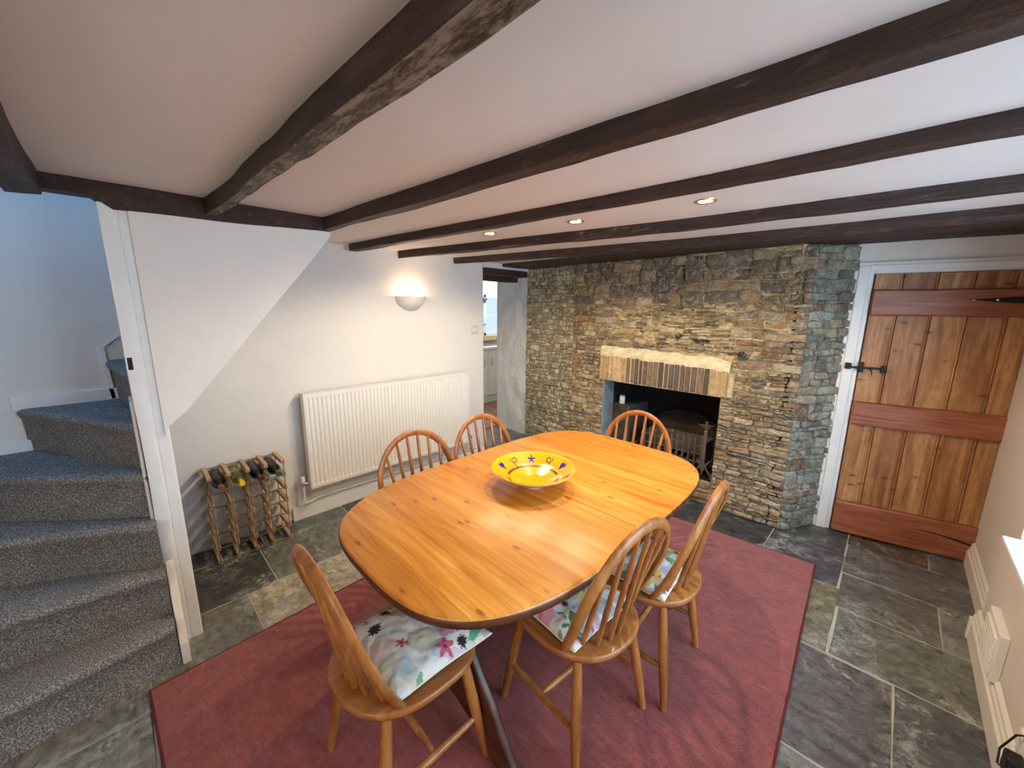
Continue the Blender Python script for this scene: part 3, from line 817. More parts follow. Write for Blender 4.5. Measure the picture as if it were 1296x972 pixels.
# post
PX0, PX1 = -2.275, -2.185
bm = NB(); nz = 30; rows = []
for k in range(nz+1):
    z = .0+1.93*k/nz; f = lambda a: noise.noise(Vector((a*5.3, 0, z*3)))*.004
    y0, y1 = .001+f(1), .096+f(2)
    rows.append([bm.verts.new(p) for p in ((PX0, y0, z), (PX1, y0, z), (PX1+.003, y0+.006, z), (PX1+.001, .048+f(3), z), (PX1-.004, .052+f(3), z), (PX1-.001, .056+f(3), z), (PX1, y1-.006, z), (PX1-.006, y1, z), (PX0, y1, z))])
for k in range(nz):
    for j in range(9): bm.faces.new((rows[k][j], rows[k][(j+1) % 9], rows[k+1][(j+1) % 9], rows[k+1][j]))
bm.faces.new(rows[0][::-1]); bm.faces.new(rows[-1])
post = obj('stair_post', bm, M['paint'], smooth=True, angle=30)
tag(post, 'white painted timber post between the carpeted stairs and the radiator wall', 'post')
bm = NB(); box(bm, PX1-.001, PX1+.003, .004, .019, 1.295, 1.345)
tag(obj('catch_plate', bm, M['dark_gap'], post), 'dark metal catch')
bm = NB(); tri = [(-2.20, 0), (-2.20, .43), (-2.182, .43), (-2.045, .16), (-2.03, .10), (-2.03, 0)]
prism(bm, tri, .006, .036, Matrix(((1, 0, 0, 0), (0, 0, 1, 0), (0, 1, 0, 0), (0, 0, 0, 1))))
box(bm, -2.36, -2.205, -.012, .0, .62, 1.16)
tag(obj('stair_string', bm, M['cream_paint'], bevel=.004), 'cream painted string board ending at the foot of the stair post', 'stair string')
# treads
RS = .211
stair = empty('staircase', (-2.1, -.3, 0), label='grey carpeted winding staircase turning right behind the white post', cat='staircase')
YS = -1.08
polys = [
 # front line pts (nosing), then back; at z = k*RS
 (1, [(-2.02, .0), (-1.995, -.148), (-1.955, -.45), (-1.93, YS)], None),
 (2, [(-2.10, .0), (-2.135, -.24), (-2.16, -.45), (-2.2, YS)], None),
 (3, [(-2.13, .0), (-2.28, -.225), (-2.40, -.45), (-2.74, YS)], None),
 (4, [(-2.205, .0), (-2.36, -.205), (-2.56, -.43), (-2.965, -.88)], None),
 (5, [(-2.22, .0), (-2.50, -.155), (-2.75, -.285), (-2.965, -.40)], None),
 (6, [(-2.285, .0), (-2.60, -.035), (-2.80, -.06), (-2.965, -.075)], None),
 (7, [(-2.5, .22), (-2.60, .22), (-2.80, .22), (-2.965, .22)], None)]
def lerp_line(L, n):
    P = [Vector((x, y, 0)) for x, y in L]; 
    d = [0]
    for a, b in zip(P, P[1:]): d.append(d[-1]+(b-a).length)
    return [Vector((float(np.interp(d[-1]*k/n, d, [p.x for p in P])), float(np.interp(d[-1]*k/n, d, [p.y for p in P])), 0)) for k in range(n+1)]
for idx, (k, L, _) in enumerate(polys):
    z = k*RS; front = lerp_line(L, 28)
    nxt = polys[idx+1][1] if idx+1 < len(polys) else [(x, y+.23) for x, y in L]
    back = lerp_line(nxt, 28)
    bm = NB(); rows = []
    for a, b in zip(front, back):
        d = (b-a); d = d.normalized() if d.length > 1e-4 else Vector((-1, 0, 0))
        if k <= 5: 
            d = Vector((-.9, .1 if k < 4 else .45, 0)).normalized()
        else: d = Vector((-.1, 1, 0)).normalized()
        r_ = .022; w_ = noise.noise(Vector((a.x*6, a.y*6, k)))*.004
        sec = [(r_*1.0, -RS+.002), (r_*.9, -RS*.55), (r_*.65, -.05), (.0, -.034), (-.004, -.02), (.002, -.009), (.012, -.002), (.028, 0)]
        row = [bm.verts.new(a+d*(s+w_)+Vector((0, 0, z+h))) for s, h in sec]
        bb = b+d*.05
        for t in (.5, 1): row.append(bm.verts.new(a.lerp(bb, t)*1.0+Vector((0, 0, z+w_*.5*(t < 1)))))
        row.append(bm.verts.new(bb+Vector((0, 0, z-.02))))
        for v in row: v.co.x = max(v.co.x, -2.972)
        rows.append(row)
    for i in range(len(rows)-1):
        for j in range(len(rows[0])-1): bm.faces.new((rows[i][j], rows[i+1][j], rows[i+1][j+1], rows[i][j+1]))
    for e in (0, -1):
        vs = rows[e]; 
        try: bm.faces.new(vs if e else vs[::-1])
        except Exception: pass
    o = obj('carpeted_step', bm, M['stair_carpet'], stair, smooth=True, angle=70, world=True)
# skirtings inside the stairwell, on the wall x=XL
bm = NB()
def skirt_y(bm, y0, y1, z0, z1, x=XL, th=.016): box(bm, x-.002, x+th, y0, y1, z0, z1)
skirt_y(bm, -1.05, -.30, 4*RS-.01, 4*RS+.055); skirt_y(bm, -.40, -.02, 5*RS-.01, 5*RS+.06)
skirt_y(bm, -.415, -.395, 5*RS-.01, 5*RS+.065)
prism(bm, [(-.08, 5*RS), (-.06, 5*RS), (-.07, 6*RS+.06), (.2, 7*RS+.08), (.2, 7*RS+.05), (-.10, 6*RS+.05)], XL-.002, XL+.016, Matrix(((0, 0, 1, 0), (1, 0, 0, 0), (0, 1, 0, 0), (0, 0, 0, 1))))
struct(obj('baseboard_stairs', bm, M['paint'], bevel=.003))

# ------------------------------------------------------------------ skirtings
bm = NB(); box(bm, XL-.002, XL+.018, .72, 2.585, 0, .095); box(bm, XL-.002, XL+.01, .72, 2.585, .095, .102)
struct(obj('baseboard_left', bm, M['paint'], bevel=.003))
bm = NB()
def skprof(bm, x, y0, y1, s=1):   # moulded skirting on a wall at x facing -x
    prof = [(0, 0), (-.026, 0), (-.026, .095), (-.018, .105), (-.018, .118), (-.012, .128), (-.012, .14), (-.005, .15), (0, .155)]
    prism(bm, [(x+a, z) for a, z in prof], y0, y1, Matrix(((1, 0, 0, 0), (0, 0, 1, 0), (0, 1, 0, 0), (0, 0, 0, 1))))
skprof(bm, XR+.001, 2.70, 3.585); skprof(bm, .461, YF, 2.735)
box(bm, .43, XR, 2.70, 2.726, 0, .11)
struct(obj('baseboard_right', bm, M['cream_paint'], bevel=.002))

# ------------------------------------------------------------------ rug
bm = NB(); c4 = [Vector((-1.965, -.105, 0)), Vector((-.03, -.02, 0)), Vector((-.173, 2.851, 0)), Vector((-2.1, 2.70, 0))]
n = 60; G = []
for i in range(n+1):
    row = []
    for j in range(n+1):
        a = c4[0].lerp(c4[1], i/n); b = c4[3].lerp(c4[2], i/n); p = a.lerp(b, j/n)
        e = min(i, n-i, j, n-j)
        p.z = .0125+noise.noise(Vector((p.x*3, p.y*3, 0)))*.0015-(.004 if e == 0 else 0)
        if e == 0: p += Vector((noise.noise(p*2.2)*.01, noise.noise(p*2.7+Vector((5, 0, 0)))*.01, 0))
        row.append(bm.verts.new(p))
    G.append(row)
for i in range(n):
    for j in range(n): bm.faces.new((G[i][j], G[i+1][j], G[i+1][j+1], G[i][j+1]))
edge = [e for e in bm.edges if len(e.link_faces) == 1]
r_ = bmesh.ops.extrude_edge_only(bm, edges=edge)
for v in r_['geom']:
    if isinstance(v, bmesh.types.BMVert): v.co.z = .0005
rug = obj('rug', bm, M['rug'], smooth=True, angle=60)
tag(rug, 'large plain red rug on the slate floor under the dining table', 'rug')
bm = NB(); pts = []
for a, b in zip(c4, c4[1:]+c4[:1]):
    for k in range(24): pts.append(a.lerp(b, k/24)+Vector((0, 0, .006)))
tube(bm, pts, .0055, 6, closed=True)
tag(obj('edge_binding', bm, M['rug_edge'], rug), 'darker red bound edge')

# ------------------------------------------------------------------ dining table
TC = Vector((-1.082, 1.285, 0)); TH = .75
table = empty('dining_table', (TC.x, TC.y, .013), label='large orange pine dining table with rounded corners standing on the red rug', cat='table')
def outline(hw, hl, ex=4.2, n=120, bulge=.0):
    P = []
    for k in range(n):
        a = 2*PI*k/n; ca, sa = math.cos(a), math.sin(a)
        e_ = ex if sa < 0 else ex+.8*min(1, sa*3)
        r_ = (abs(ca)**e_+abs(sa)**e_)**(-1/e_)
        P.append((hw*r_*ca, hl*r_*sa))
    return P
def top_mesh(y0, y1, name, mat):
    """one half of the top between local y0..y1"""
    bm = NB()
    poly = [p for p in outline(.528, .848, 3.3)]
    q = poly
    if y0 is not None: q = clip(q, 0, y0, 0, -1)
    if y1 is not None: q = clip(q, 0, y1, 0, 1)
    n = len(q); z = TH-.013
    lay = [(.040, z-.044), (.018, z-.042), (.004, z-.034), (0, z-.020), (.003, z-.008), (.010, z)]
    rings = []
    for ins, zz in lay:
        ring = []
        for x, y in q:
            s = 1-ins/.6
            xx, yy = x*(1-ins/.528), y*(1-ins/.848)
            if y0 is not None and abs(y-y0) < 1e-6: yy = y0
            if y1 is not None and abs(y-y1) < 1e-6: yy = y1
            ring.append(bm.verts.new((xx, yy, zz)))
        rings.append(ring)
    for li, (A, B) in enumerate(zip(rings, rings[1:])):
        for k in range(n): bm.faces.new((A[k], A[(k+1) % n], B[(k+1) % n], B[k])).material_index = 1 if li < 4 else 0
    bm.faces.new(rings[-1]); bm.faces.new(rings[0][::-1]).material_index = 1
    return obj(name, bm, mat, table, smooth=True, angle=50)
top_mesh(None, -.013, 'table_top', [M['table'], M['table_edge']])
top_mesh(-.0088, None, 'table_top', [M['table'], M['table_edge']])
for sx in (-1, 1):
    bm = NB(); box(bm, sx*.26-.02, sx*.26+.02, -.66, .66, .62, .697); obj('runner', bm, M['table_base'], table, bevel=.004)
for sy in (-1, 1):
    bm = NB(); y = sy*.56
    # lyre-shaped slab end
    H_ = .62; prof = []
    for k in range(15):
        t = k/14; z = H_*(1-t); prof.append((.20-.05*math.sin(PI*min(1, t*1.6))*(t < .62)+.24*max(0, t-.25)**1.6/.75**1.6, z))
    left = [(-x, z) for x, z in reversed(prof)]
    arch = [(-.30, 0), (-.24, .05), (-.1, .10), (0, .115), (.1, .10), (.24, .05), (.30, 0)]
    q = prof+[(.30, 0)][:0]+list(reversed(arch))+left
    prism(bm, q, y-.015, y+.015, Matrix(((1, 0, 0, 0), (0, 0, 1, 0), (0, 1, 0, 0), (0, 0, 0, 1))))
    obj('pedestal', bm, M['table_base'], table, smooth=True, bevel=.008, seg=3, angle=50)
bm = NB(); box(bm, -.03, .03, -.55, .55, .24, .34); obj('stretcher', bm, M['table_base'], table, bevel=.006)
for sy in (-1, 1):
    bm = NB(); box(bm, -.30, .30, sy*.56-.035, sy*.56+.035, .6, .622)
    obj('cleat', bm, M['table_base'], table, bevel=.005)

# ------------------------------------------------------------------ bowl
BC = (-1.11, 1.26)
bowl = empty('ceramic_bowl', (BC[0], BC[1], TH+.0005), math.radians(45), label='shallow yellow ceramic bowl with blue star and swirls on the dining table', cat='bowl')
Rm, Hb = .190, .090
def bowl_col(r, a):
    x, y = r*math.cos(a), r*math.sin(a)
    base = np.array(sr(240, 172, 12)); nn = noise.noise(Vector((x*18, y*18, 1)))
    band = math.exp(-((r-.148)/.028)**2)
    base = base*(1-.35*band*(.6+nn))+np.array(sr(240, 140, 10))*.35*band*(.6+nn)
    base = np.clip(base*(1+.12*nn), 0, 1)
    BL = np.array(sr(44, 44, 140)); DK = np.array(sr(40, 34, 50))
    if r > .184: return np.array(sr(244, 184, 10))
    sect = math.degrees(a) % 360
    if abs(r-.112) < .0030 and (8 < sect < 172 or 188 < sect < 352): return DK
    for am_ in (90, 270):
        for off, kind in ((0, 's'), (-67, 'b'), (67, 'b'), (-33, 'w'), (33, 'w')):
            am = math.radians(am_+off); d = (a-am+PI) % (2*PI)-PI
            u, v = (r-.152), d*.152
            if abs(d) > .5: continue
            rr = math.hypot(u, v)
            if kind == 's':
                th = math.atan2(v, u); m5 = abs(((th/(2*PI)*5) % 1)-.5)*2
                if rr < .008+.016*m5**1.5: return BL
            elif kind == 'b':
                if -.018 < u < .019-.004*math.cos(v*500) and abs(v) < .005+.012*min(1, max(0, (u+.018)/.022))**1.5: return BL
            else:
                sg = 1 if off > 0 else -1
                v *= sg; uu, vv = u-.008, v-.0
                rr = math.hypot(uu, vv); th = (math.atan2(uu, vv)) % (2*PI)
                for w_ in (0, 1):
                    if abs(rr-(.004+.0022*(th+2*PI*w_)/1.0)) < .0026 and rr < .0195 and th+2*PI*w_ < 6.9: return DK
                if -.042 < u < -.004 and abs(v-.012-.016*((u+.004)/.038)**2*-1.0) < .0032: return DK
    return base
bm = NB(); cl = bm.loops.layers.float_color.new('Col')
N = 360; prof = []
inn = [(0.0, .020), (.03, .020), (.06, .0205), (.085, .022)]
inn += [(.085+.104*t, -.0+.022+.067*t**1.1) for t in np.linspace(.04, 1, 44)]
rows = lathe(bm, inn+[(Rm, Hb), (Rm+.001, Hb-.003)]+[(.188-.136*t, Hb-.007-.064*t**.75) for t in np.linspace(0, 1, 12)]+[(.050, .014), (.053, .001), (.046, 0), (.042, .008), (0, .010)], N)
bmesh.ops.remove_doubles(bm, verts=bm.verts, dist=1e-5)
nin = len(inn)+1
for f in bm.faces:
    cz = f.calc_center_median(); up = True
    f.smooth = True
    for lp in f.loops:
        p = lp.vert.co; r_ = math.hypot(p.x, p.y)
        inner_h = np.interp(r_, [q[0] for q in inn], [q[1] for q in inn])
        if r_ > .1905 and p.z > Hb-.004 or (p.z > inner_h-.0015): c = bowl_col(r_, math.atan2(p.y, p.x))
        else: c = sr(222, 218, 208)
        lp[cl] = (*[float(t) for t in c], 1)
me = bpy.data.meshes.new('bowl_body'); bmesh.ops.recalc_face_normals(bm, faces=bm.faces); bm.to_mesh(me); bm.free()
link('bowl_body', me, M['ceramic'], bowl)

# ------------------------------------------------------------------ chairs
SH = .436   # seat top above the floor
def make_chair():
    root = empty('dining_chair')
    # saddle seat (local +y is the front)
    bm = NB(); n = 48; q = []
    for k in range(n):
        a = 2*PI*k/n; ca, sa = math.cos(a), math.sin(a)
        ex = 2.3 if sa < 0 else 3.4
        r_ = (abs(ca)**ex+abs(sa)**ex)**(-1/ex); w_ = .212
        q.append((w_*r_*ca*(1+.02*sa), (.205 if sa > 0 else .222)*r_*sa))
    rings = []
    for ins, zz in ((.55, SH-.036), (.10, SH-.035), (.03, SH-.028), (0, SH-.014), (.012, SH-.003), (.04, SH), (.18, SH-.003), (.45, SH-.008), (.75, SH-.009)):
        rings.append([bm.verts.new((x*(1-ins), y*(1-ins), zz)) for x, y in q])
    for A, B in zip(rings, rings[1:]):
        for k in range(n): bm.faces.new((A[k], A[(k+1) % n], B[(k+1) % n], B[k]))
    bm.faces.new(rings[0][::-1]); bm.faces.new(rings[-1])
    obj('seat', bm, M['seat'], root, smooth=True, angle=60)
    # legs
    L = {}
    for sx in (-1, 1):
        for sy in (-1, 1):
            a = Vector((sx*.145, sy*.135-.0, SH-.03)); b = Vector((sx*.198, sy*.19, .0)); L[sx, sy] = (a, b)
            pts = [a.lerp(b, t) for t in (0, .15, .4, .6, .85, 1)]
            bm = NB(); tube(bm, pts, [.0145, .0165, .0185, .018, .0145, .0125], 12); obj('leg', bm, M['chair'], root, smooth=True)
    mids = []
    for sx in (-1, 1):
        p = L[sx, 1][0].lerp(L[sx, 1][1], .60); q_ = L[sx, -1][0].lerp(L[sx, -1][1], .60)
        mids.append(p.lerp(q_, .5))
        bm = NB(); tube(bm, [p.lerp(q_, t) for t in (0, .2, .5, .8, 1)], [.008, .011, .0125, .011, .008], 10); obj('stretcher', bm, M['chair'], root, smooth=True)
    bm = NB(); tube(bm, [mids[0].lerp(mids[1], t) for t in (0, .2, .5, .8, 1)], [.008, .011, .0125, .011, .008], 10); obj('stretcher', bm, M['chair'], root, smooth=True)
    # hoop : leaning plane
    def hoop(t):     # t 0..1
        sg = -1 if t < .5 else 1; q_ = (t if t < .5 else 1-t)*2
        if q_ < .36:
            f = q_/.36; x = .165+.049*math.sin(f*PI/2); h = f*.50
        else:
            th = (q_-.36)/.64*PI/2; x = .214*math.cos(th); h = .50+.50*math.sin(th)
        return Vector((sg*x, -.095-.165*h-.02*math.sin(h*PI), SH-.02+.470*h))
    bm = NB(); tube(bm, [hoop(k/60) for k in range(61)], .0185, 12, flat=(.58, 1.0)); 
    obj('back_hoop', bm, M['chair'], root, smooth=True)
    for k in range(6):
        u = (k-2.5)/2.5; bx = u*.118; by = -.172+.045*u*u
        # top on hoop at x = u*.15
        tx = u*.158; best = min((abs(hoop(s/400).x-tx)+(0 if hoop(s/400).z > SH+.2 else 9), s) for s in range(401))[1]; tp = hoop(best/400)
        b_ = Vector((bx, by, SH-.008))
        bm = NB(); tube(bm, [b_, b_.lerp(tp, .35), b_.lerp(tp, .7), tp], [.0088, .0105, .009, .007], 8); obj('spindle', bm, M['chair'], root, smooth=True)
    return root
ch0 = make_chair()
placed = []
chairs = [
 # x, y, facing deg (0 = +y), label
 (-1.022, .525, 0, 'spindle-back beech chair at the near end of the table, with a white floral cushion'),
 (-.722, 1.082, 84, 'spindle-back chair with pink-flowered cushion on the right side, nearer the camera'),
 (-.650, 1.495, 93, 'spindle-back chair on the right side nearer the fireplace, with a yellow-flowered cushion'),
 (-1.50, 1.02, -90, 'spindle-back chair on the radiator side of the table, the left one of two'),
 (-1.49, 1.475, -90, 'spindle-back chair on the radiator side, nearer the kitchen doorway'),
 (-1.095, 2.02, 180, 'golden spindle-back chair at the far end of the table in front of the fireplace'),
]
for i, (x, y, a, lab) in enumerate(chairs):
    c = ch0 if i == 0 else copy_tree(ch0)
    c.location = (x, y, .0155); c.rotation_euler = (0, 0, math.radians(a)); tag(c, lab, 'chair', 'spindle-back chairs around the dining table'); placed.append(c)

# cushions
def flower_field(seed, fl):
    rr_ = random.Random(seed*11); extra = []
    soft = [sr(206, 168, 190), sr(170, 184, 150), sr(214, 190, 150), sr(160, 180, 190), sr(196, 150, 170), sr(150, 160, 130), sr(226, 206, 170)]
    for _ in range(26): extra.append((rr_.uniform(-.18, .18), rr_.uniform(-.18, .18), rr_.uniform(.016, .04), 'p', rr_.choice(soft)))
    for _ in range(12): extra.append((rr_.uniform(-.18, .18), rr_.uniform(-.18, .18), rr_.uniform(.014, .026), 'l', rr_.choice([GR, sr(120, 150, 110), sr(90, 120, 90)])))
    for _ in range(7): extra.append((rr_.uniform(-.17, .17), rr_.uniform(-.17, .17), rr_.uniform(.012, .022), 'f', rr_.choice([PK, sr(214, 120, 150), LI])))
    fl = extra+list(fl)
    def col(x, y):
        c = np.array(sr(226, 220, 208))
        n1 = noise.noise(Vector((x*9, y*9, seed))); n2 = noise.noise(Vector((x*14+3, y*14, seed+4)))
        if n1 > .12: c = c*.62+np.array(sr(196, 176, 150))*.38
        if n2 > .28: c = c*.55+np.array(sr(150, 170, 160))*.45
        for (fx, fy, fr, kind, fc) in fl:
            dx, dy = x-fx, y-fy; r_ = math.hypot(dx, dy); th = math.atan2(dy, dx)
            if kind == 'f':
                e = fr*(.72+.28*math.cos(5*th+fx*40))
                if r_ < e: 
                    m_ = .55+.45*r_/e; c = np.array(fc)*m_+np.array(sr(240, 190, 200))*(1-m_)*.6
                if r_ < fr*.2: c = np.array(sr(120, 40, 60))
            elif kind == 'd':
                if r_ < fr*(.55+.45*abs(math.cos(4.5*th))): c = np.array(sr(44, 26, 26))
            elif kind == 'l':
                a = fx*50+fy*31; u = dx*math.cos(a)+dy*math.sin(a); v = -dx*math.sin(a)+dy*math.cos(a)
                if abs(u) < fr and abs(v) < fr*.38*(1-(u/fr)**2): c = np.array(fc)*(1.25 if abs(v) < .0015 else 1)
            elif kind == 'p':
                if r_ < fr*(1+.3*noise.noise(Vector((dx*60, dy*60, 2)))): c = c*.35+np.array(fc)*.65
        return c
    return col
PK, MG, GR, YE, LI, BLU = sr(206, 58, 98), sr(168, 84, 132), sr(66, 128, 84), sr(232, 190, 70), sr(188, 140, 170), sr(150, 186, 206)
fA = [(.13, .02, .032, 'f', PK), (.07, .12, .03, 'p', LI), (.10, .09, .018, 'd', MG), (.04, .16, .024, 'd', MG), (.145, .075, .018, 'd', MG), (.135, .145, .040, 'l', GR), (.10, .15, .034, 'l', sr(60, 140, 100)), (.15, .12, .03, 'l', sr(90, 160, 120)),
      (-.02, .06, .04, 'p', sr(216, 160, 190)), (-.05, .12, .03, 'p', sr(196, 120, 160)), (.06, -.02, .05, 'p', sr(196, 186, 150)), (.03, -.08, .02, 'f', sr(190, 40, 60)), (-.08, -.12, .022, 'd', MG), (-.13, -.06, .02, 'd', MG),
      (-.10, 0, .05, 'p', sr(150, 150, 120)), (.0, -.13, .04, 'p', sr(214, 180, 170)), (-.15, .14, .045, 'f', LI), (.08, .06, .03, 'p', MG)]
fB = [(-.12, .05, .04, 'f', PK), (-.14, -.02, .03, 'p', sr(230, 120, 150)), (-.10, -.11, .045, 'l', sr(96, 120, 70)), (.02, -.08, .04, 'p', YE), (.1, .0, .04, 'p', BLU), (.12, .1, .045, 'f', sr(216, 130, 160)), (0, .1, .04, 'l', GR),
      (-.02, 0, .05, 'p', sr(170, 160, 130)), (.14, -.1, .04, 'f', YE), (.06, .05, .03, 'l', sr(110, 140, 90)), (-.04, .14, .04, 'f', PK), (.04, -.14, .04, 'p', sr(120, 150, 150)), (-.07, -.04, .016, 'd', MG), (.08, -.06, .016, 'd', MG)]
fC = [(-.10, -.09, .055, 'f', YE), (.0, -.05, .04, 'p', sr(236, 214, 130)), (.08, .03, .05, 'p', BLU), (-.05, .05, .05, 'p', BLU), (.13, -.10, .045, 'f', YE), (.02, .12, .045, 'l', GR), (-.12, .1, .05, 'f', sr(236, 226, 190)), (.12, .12, .045, 'f', YE),
      (.05, -.12, .035, 'l', sr(120, 160, 90)), (-.15, .0, .03, 'l', GR), (.16, .04, .03, 'l', GR), (-.03, -.13, .03, 'p', sr(190, 160, 190)), (-.14, -.15, .02, 'd', MG)]
def cushion(root, spec, lab, seed, dx=0, dy=.03, rot=0, sz=.176):
    c = empty('seat_cushion', (0, 0, 0), label=lab, cat='cushion', group='floral cushions on the dining chairs')
    c.matrix_world = Matrix.Translation(root.location) @ Matrix.Rotation(root.rotation_euler.z, 4, 'Z') @ Matrix.Translation((dx, dy, SH-.006)) @ Matrix.Rotation(rot, 4, 'Z')
    f = flower_field(seed, spec); n = 88
    bm = NB(); cl = bm.loops.layers.float_color.new('Col'); 
    T, Bt = [], []
    for i in range(n+1):
        ra, rb = [], []
        for j in range(n+1):
            u, v = 2*i/n-1, 2*j/n-1
            k = 1-.075*(1-v*v)*abs(u)**3; k2 = 1-.075*(1-u*u)*abs(v)**3
            x, y = sz*u*k, sz*v*k2
            puff = (max(0, (1-u**4))*max(0, (1-v**4)))**.5
            wr = noise.noise(Vector((x*16, y*16, seed)))*.006*(puff+.15)+noise.noise(Vector((x*38, y*38, seed+3)))*.002
            lift = .010*(abs(u)*abs(v))**4
            ra.append(bm.verts.new((x, y, .012+.040*puff+wr*1.5+lift)))
            rb.append(bm.verts.new((x, y, .010-.006*puff+lift)) if 0 < i < n and 0 < j < n else ra[-1])
        T.append(ra); Bt.append(rb)
    for i in range(n):
        for j in range(n):
            bm.faces.new((T[i][j], T[i+1][j], T[i+1][j+1], T[i][j+1]))
            q_ = (Bt[i][j], Bt[i][j+1], Bt[i+1][j+1], Bt[i+1][j])
            if len(set(q_)) == 4:
                try: bm.faces.new(q_)
                except Exception: pass
    for fc in bm.faces:
        fc.smooth = True
        for lp in fc.loops:
            lp[cl] = (*[float(max(0, min(1, t))) for t in f(lp.vert.co.x, lp.vert.co.y)], 1)
    bmesh.ops.recalc_face_normals(bm, faces=bm.faces)
    me = bpy.data.meshes.new('cover'); bm.to_mesh(me); bm.free()
    link('cover', me, M['fabric'], c)
    bm = NB(); pts = []
    for k in range(4*24):
        s, t = divmod(k, 24); w_ = 2*t/24-1
        u, v = ((w_, -1), (1, w_), (-w_, 1), (-1, -w_))[s]
        kk = 1-.075*(1-v*v)*abs(u)**3; k2 = 1-.075*(1-u*u)*abs(v)**3
        pts.append((sz*u*kk, sz*v*k2, .0115+.010*(abs(u)*abs(v))**4))
    tube(bm, pts, .0028, 6, closed=True)
    tag(obj('piping', bm, plain('white_piping', sr(232, 226, 216), .9), c), 'white piped edge')
    return c
cushion(placed[0], fA, 'white cushion with pink and dark flowers and green leaves on the near-end chair', 1, .0, .062, -.03)
cushion(placed[1], fB, 'floral cushion with pink rose, nearer of the two on the right-side chairs', 2, .0, .04, .03)
cushion(placed[2], fC, 'floral cushion with yellow and pale blue flowers, on the right-side chair nearer the fireplace', 3, .0, .02, -.04)

# ------------------------------------------------------------------ radiator
ry0, ry1, rz0, rz1, rxf = .837, 2.305, .245, .955, -2.87
rad = empty('radiator', (XL, (ry0+ry1)/2, rz0), label='long white ribbed panel radiator on the left wall', cat='radiator')
bm = NB(); nrib = 48; p = (ry1-ry0-.03)/nrib
zs = [(rz0+.006, 0), (rz0+.03, 0), (rz0+.042, 1), (rz1-.042, 1), (rz1-.03, 0), (rz1-.006, 0)]
cols = [(ry0, 0), (ry0+.015, 0)]
for k in range(nrib):
    y = ry0+.015+k*p
    cols += [(y+p*.22, 1), (y+p*.40, 1), (y+p*.6, 0)]
    cols += [(y+p*.98, 0)]
cols += [(ry1, 0)]
for side in (1, -1):
    xf = rxf if side > 0 else rxf-.062
    G = [[bm.verts.new((xf-side*.011*a*b, y, z)) for z, b in zs] for y, a in cols]
    for i in range(len(G)-1):
        for j in range(len(zs)-1): bm.faces.new((G[i][j], G[i+1][j], G[i+1][j+1], G[i][j+1]))
box(bm, rxf-.016, rxf-.006, ry0, ry1, rz0, rz1)
box(bm, rxf-.062, rxf-.056, ry0, ry1, rz0, rz1)
o = obj('panel', bm, M['rad'], rad, world=True)
for y in (ry0-.004, ry1-.002):
    bm = NB(); box(bm, rxf-.064, rxf-.002, y, y+.006, rz0, rz1)
    obj('side_cover', bm, M['rad'], rad, bevel=.002, world=True)
bm = NB()
for k in range(75): 
    y = ry0+.01+k*(ry1-ry0-.03)/74; box(bm, rxf-.058, rxf-.014, y, y+.007, rz1-.003, rz1+.001)
box(bm, rxf-.062, rxf-.054, ry0, ry1, rz1-.003, rz1+.003); box(bm, rxf-.014, rxf-.002, ry0, ry1, rz1-.003, rz1+.003)
o = obj('top_grille', bm, M['rad'], rad, world=True)
for y in (ry0+.15, ry1-.15):
    bm = NB(); box(bm, XL+.001, rxf-.064, y-.015, y+.015, rz0+.05, rz1-.05)
    obj('bracket', bm, M['rad'], rad, world=True)
for y, s in ((ry0-.045, 1), (ry1+.045, -1)):
    bm = NB(); tube(bm, [(rxf-.04, y+s*.045, rz0+.045), (rxf-.04, y, rz0+.045)], .008, 10); tube(bm, [(rxf-.04, y, rz0+.03), (rxf-.04, y, rz0+.055)], .012, 12)
    o = obj('valve', bm, M['chrome'], rad, smooth=True, world=True)
    bm = NB(); lathe(bm, [(0, .1), (.013, .1), (.015, .095), (.016, .06), (.012, .052)], 16, (rxf-.04, y, rz0+.0))
    o = obj('valve_cap', bm, M['plastic'], rad, smooth=True, world=True)
bm = NB()
y = ry0-.045; tube(bm, [(rxf-.04, y, rz0+.03), (rxf-.04, y, .155), (rxf-.045, y+.012, .14), (rxf-.055, y+.05, .135), (XL+.022, y+.10, .135), (XL+.022, ry1-.05, .14), (XL+.022, ry1+.2, .14)], .0075, 8)
y = ry1+.045; tube(bm, [(rxf-.04, y, rz0+.03), (rxf-.04, y, .17), (rxf-.06, y, .16), (XL+.022, y, .16)], .0075, 8)
tag(obj('heating_pipe', bm, M['paint'], smooth=True), 'white heating pipe running under the radiator above the skirting', 'pipe')

# ------------------------------------------------------------------ wall lamp, switch
wl = empty('wall_light', (XL, 1.762, 1.53), label='white half-bowl plaster uplighter glowing on the left wall', cat='wall light')
bm = NB(); n1, n2 = 28, 16; R_ = .138
def q3(r, th, ph): return Vector((r*.82*math.sin(th)*math.sin(ph), -r*math.cos(ph)*math.sin(th) if False else r*math.cos(ph)*math.sin(th), .116-r*.84*math.cos(th)))
for rr, nm in ((R_, 0), (R_-.006, 1)):
    G = [[bm.verts.new(q3(rr, th, ph)) for ph in np.linspace(0, PI, n1)] for th in np.linspace(.02, PI/2, n2)]
    for i in range(n2-1):
        for j in range(n1-1): bm.faces.new((G[i][j], G[i+1][j], G[i+1][j+1], G[i][j+1]))
    if nm == 0: last = G[-1]
    else:
        for j in range(n1-1): bm.faces.new((last[j], last[j+1], G[-1][j+1], G[-1][j]))
obj('bowl_shade', bm, plain('white_ceramic_shade', sr(222, 218, 210), .5), wl, smooth=True, angle=80)
bm = NB(); bmesh.ops.create_uvsphere(bm, u_segments=16, v_segments=10, radius=.022, matrix=Matrix.Translation((.055, 0, .075)))
obj('bulb', bm, emit('sconce_bulb', (1, .72, .36), 14), wl, smooth=True)
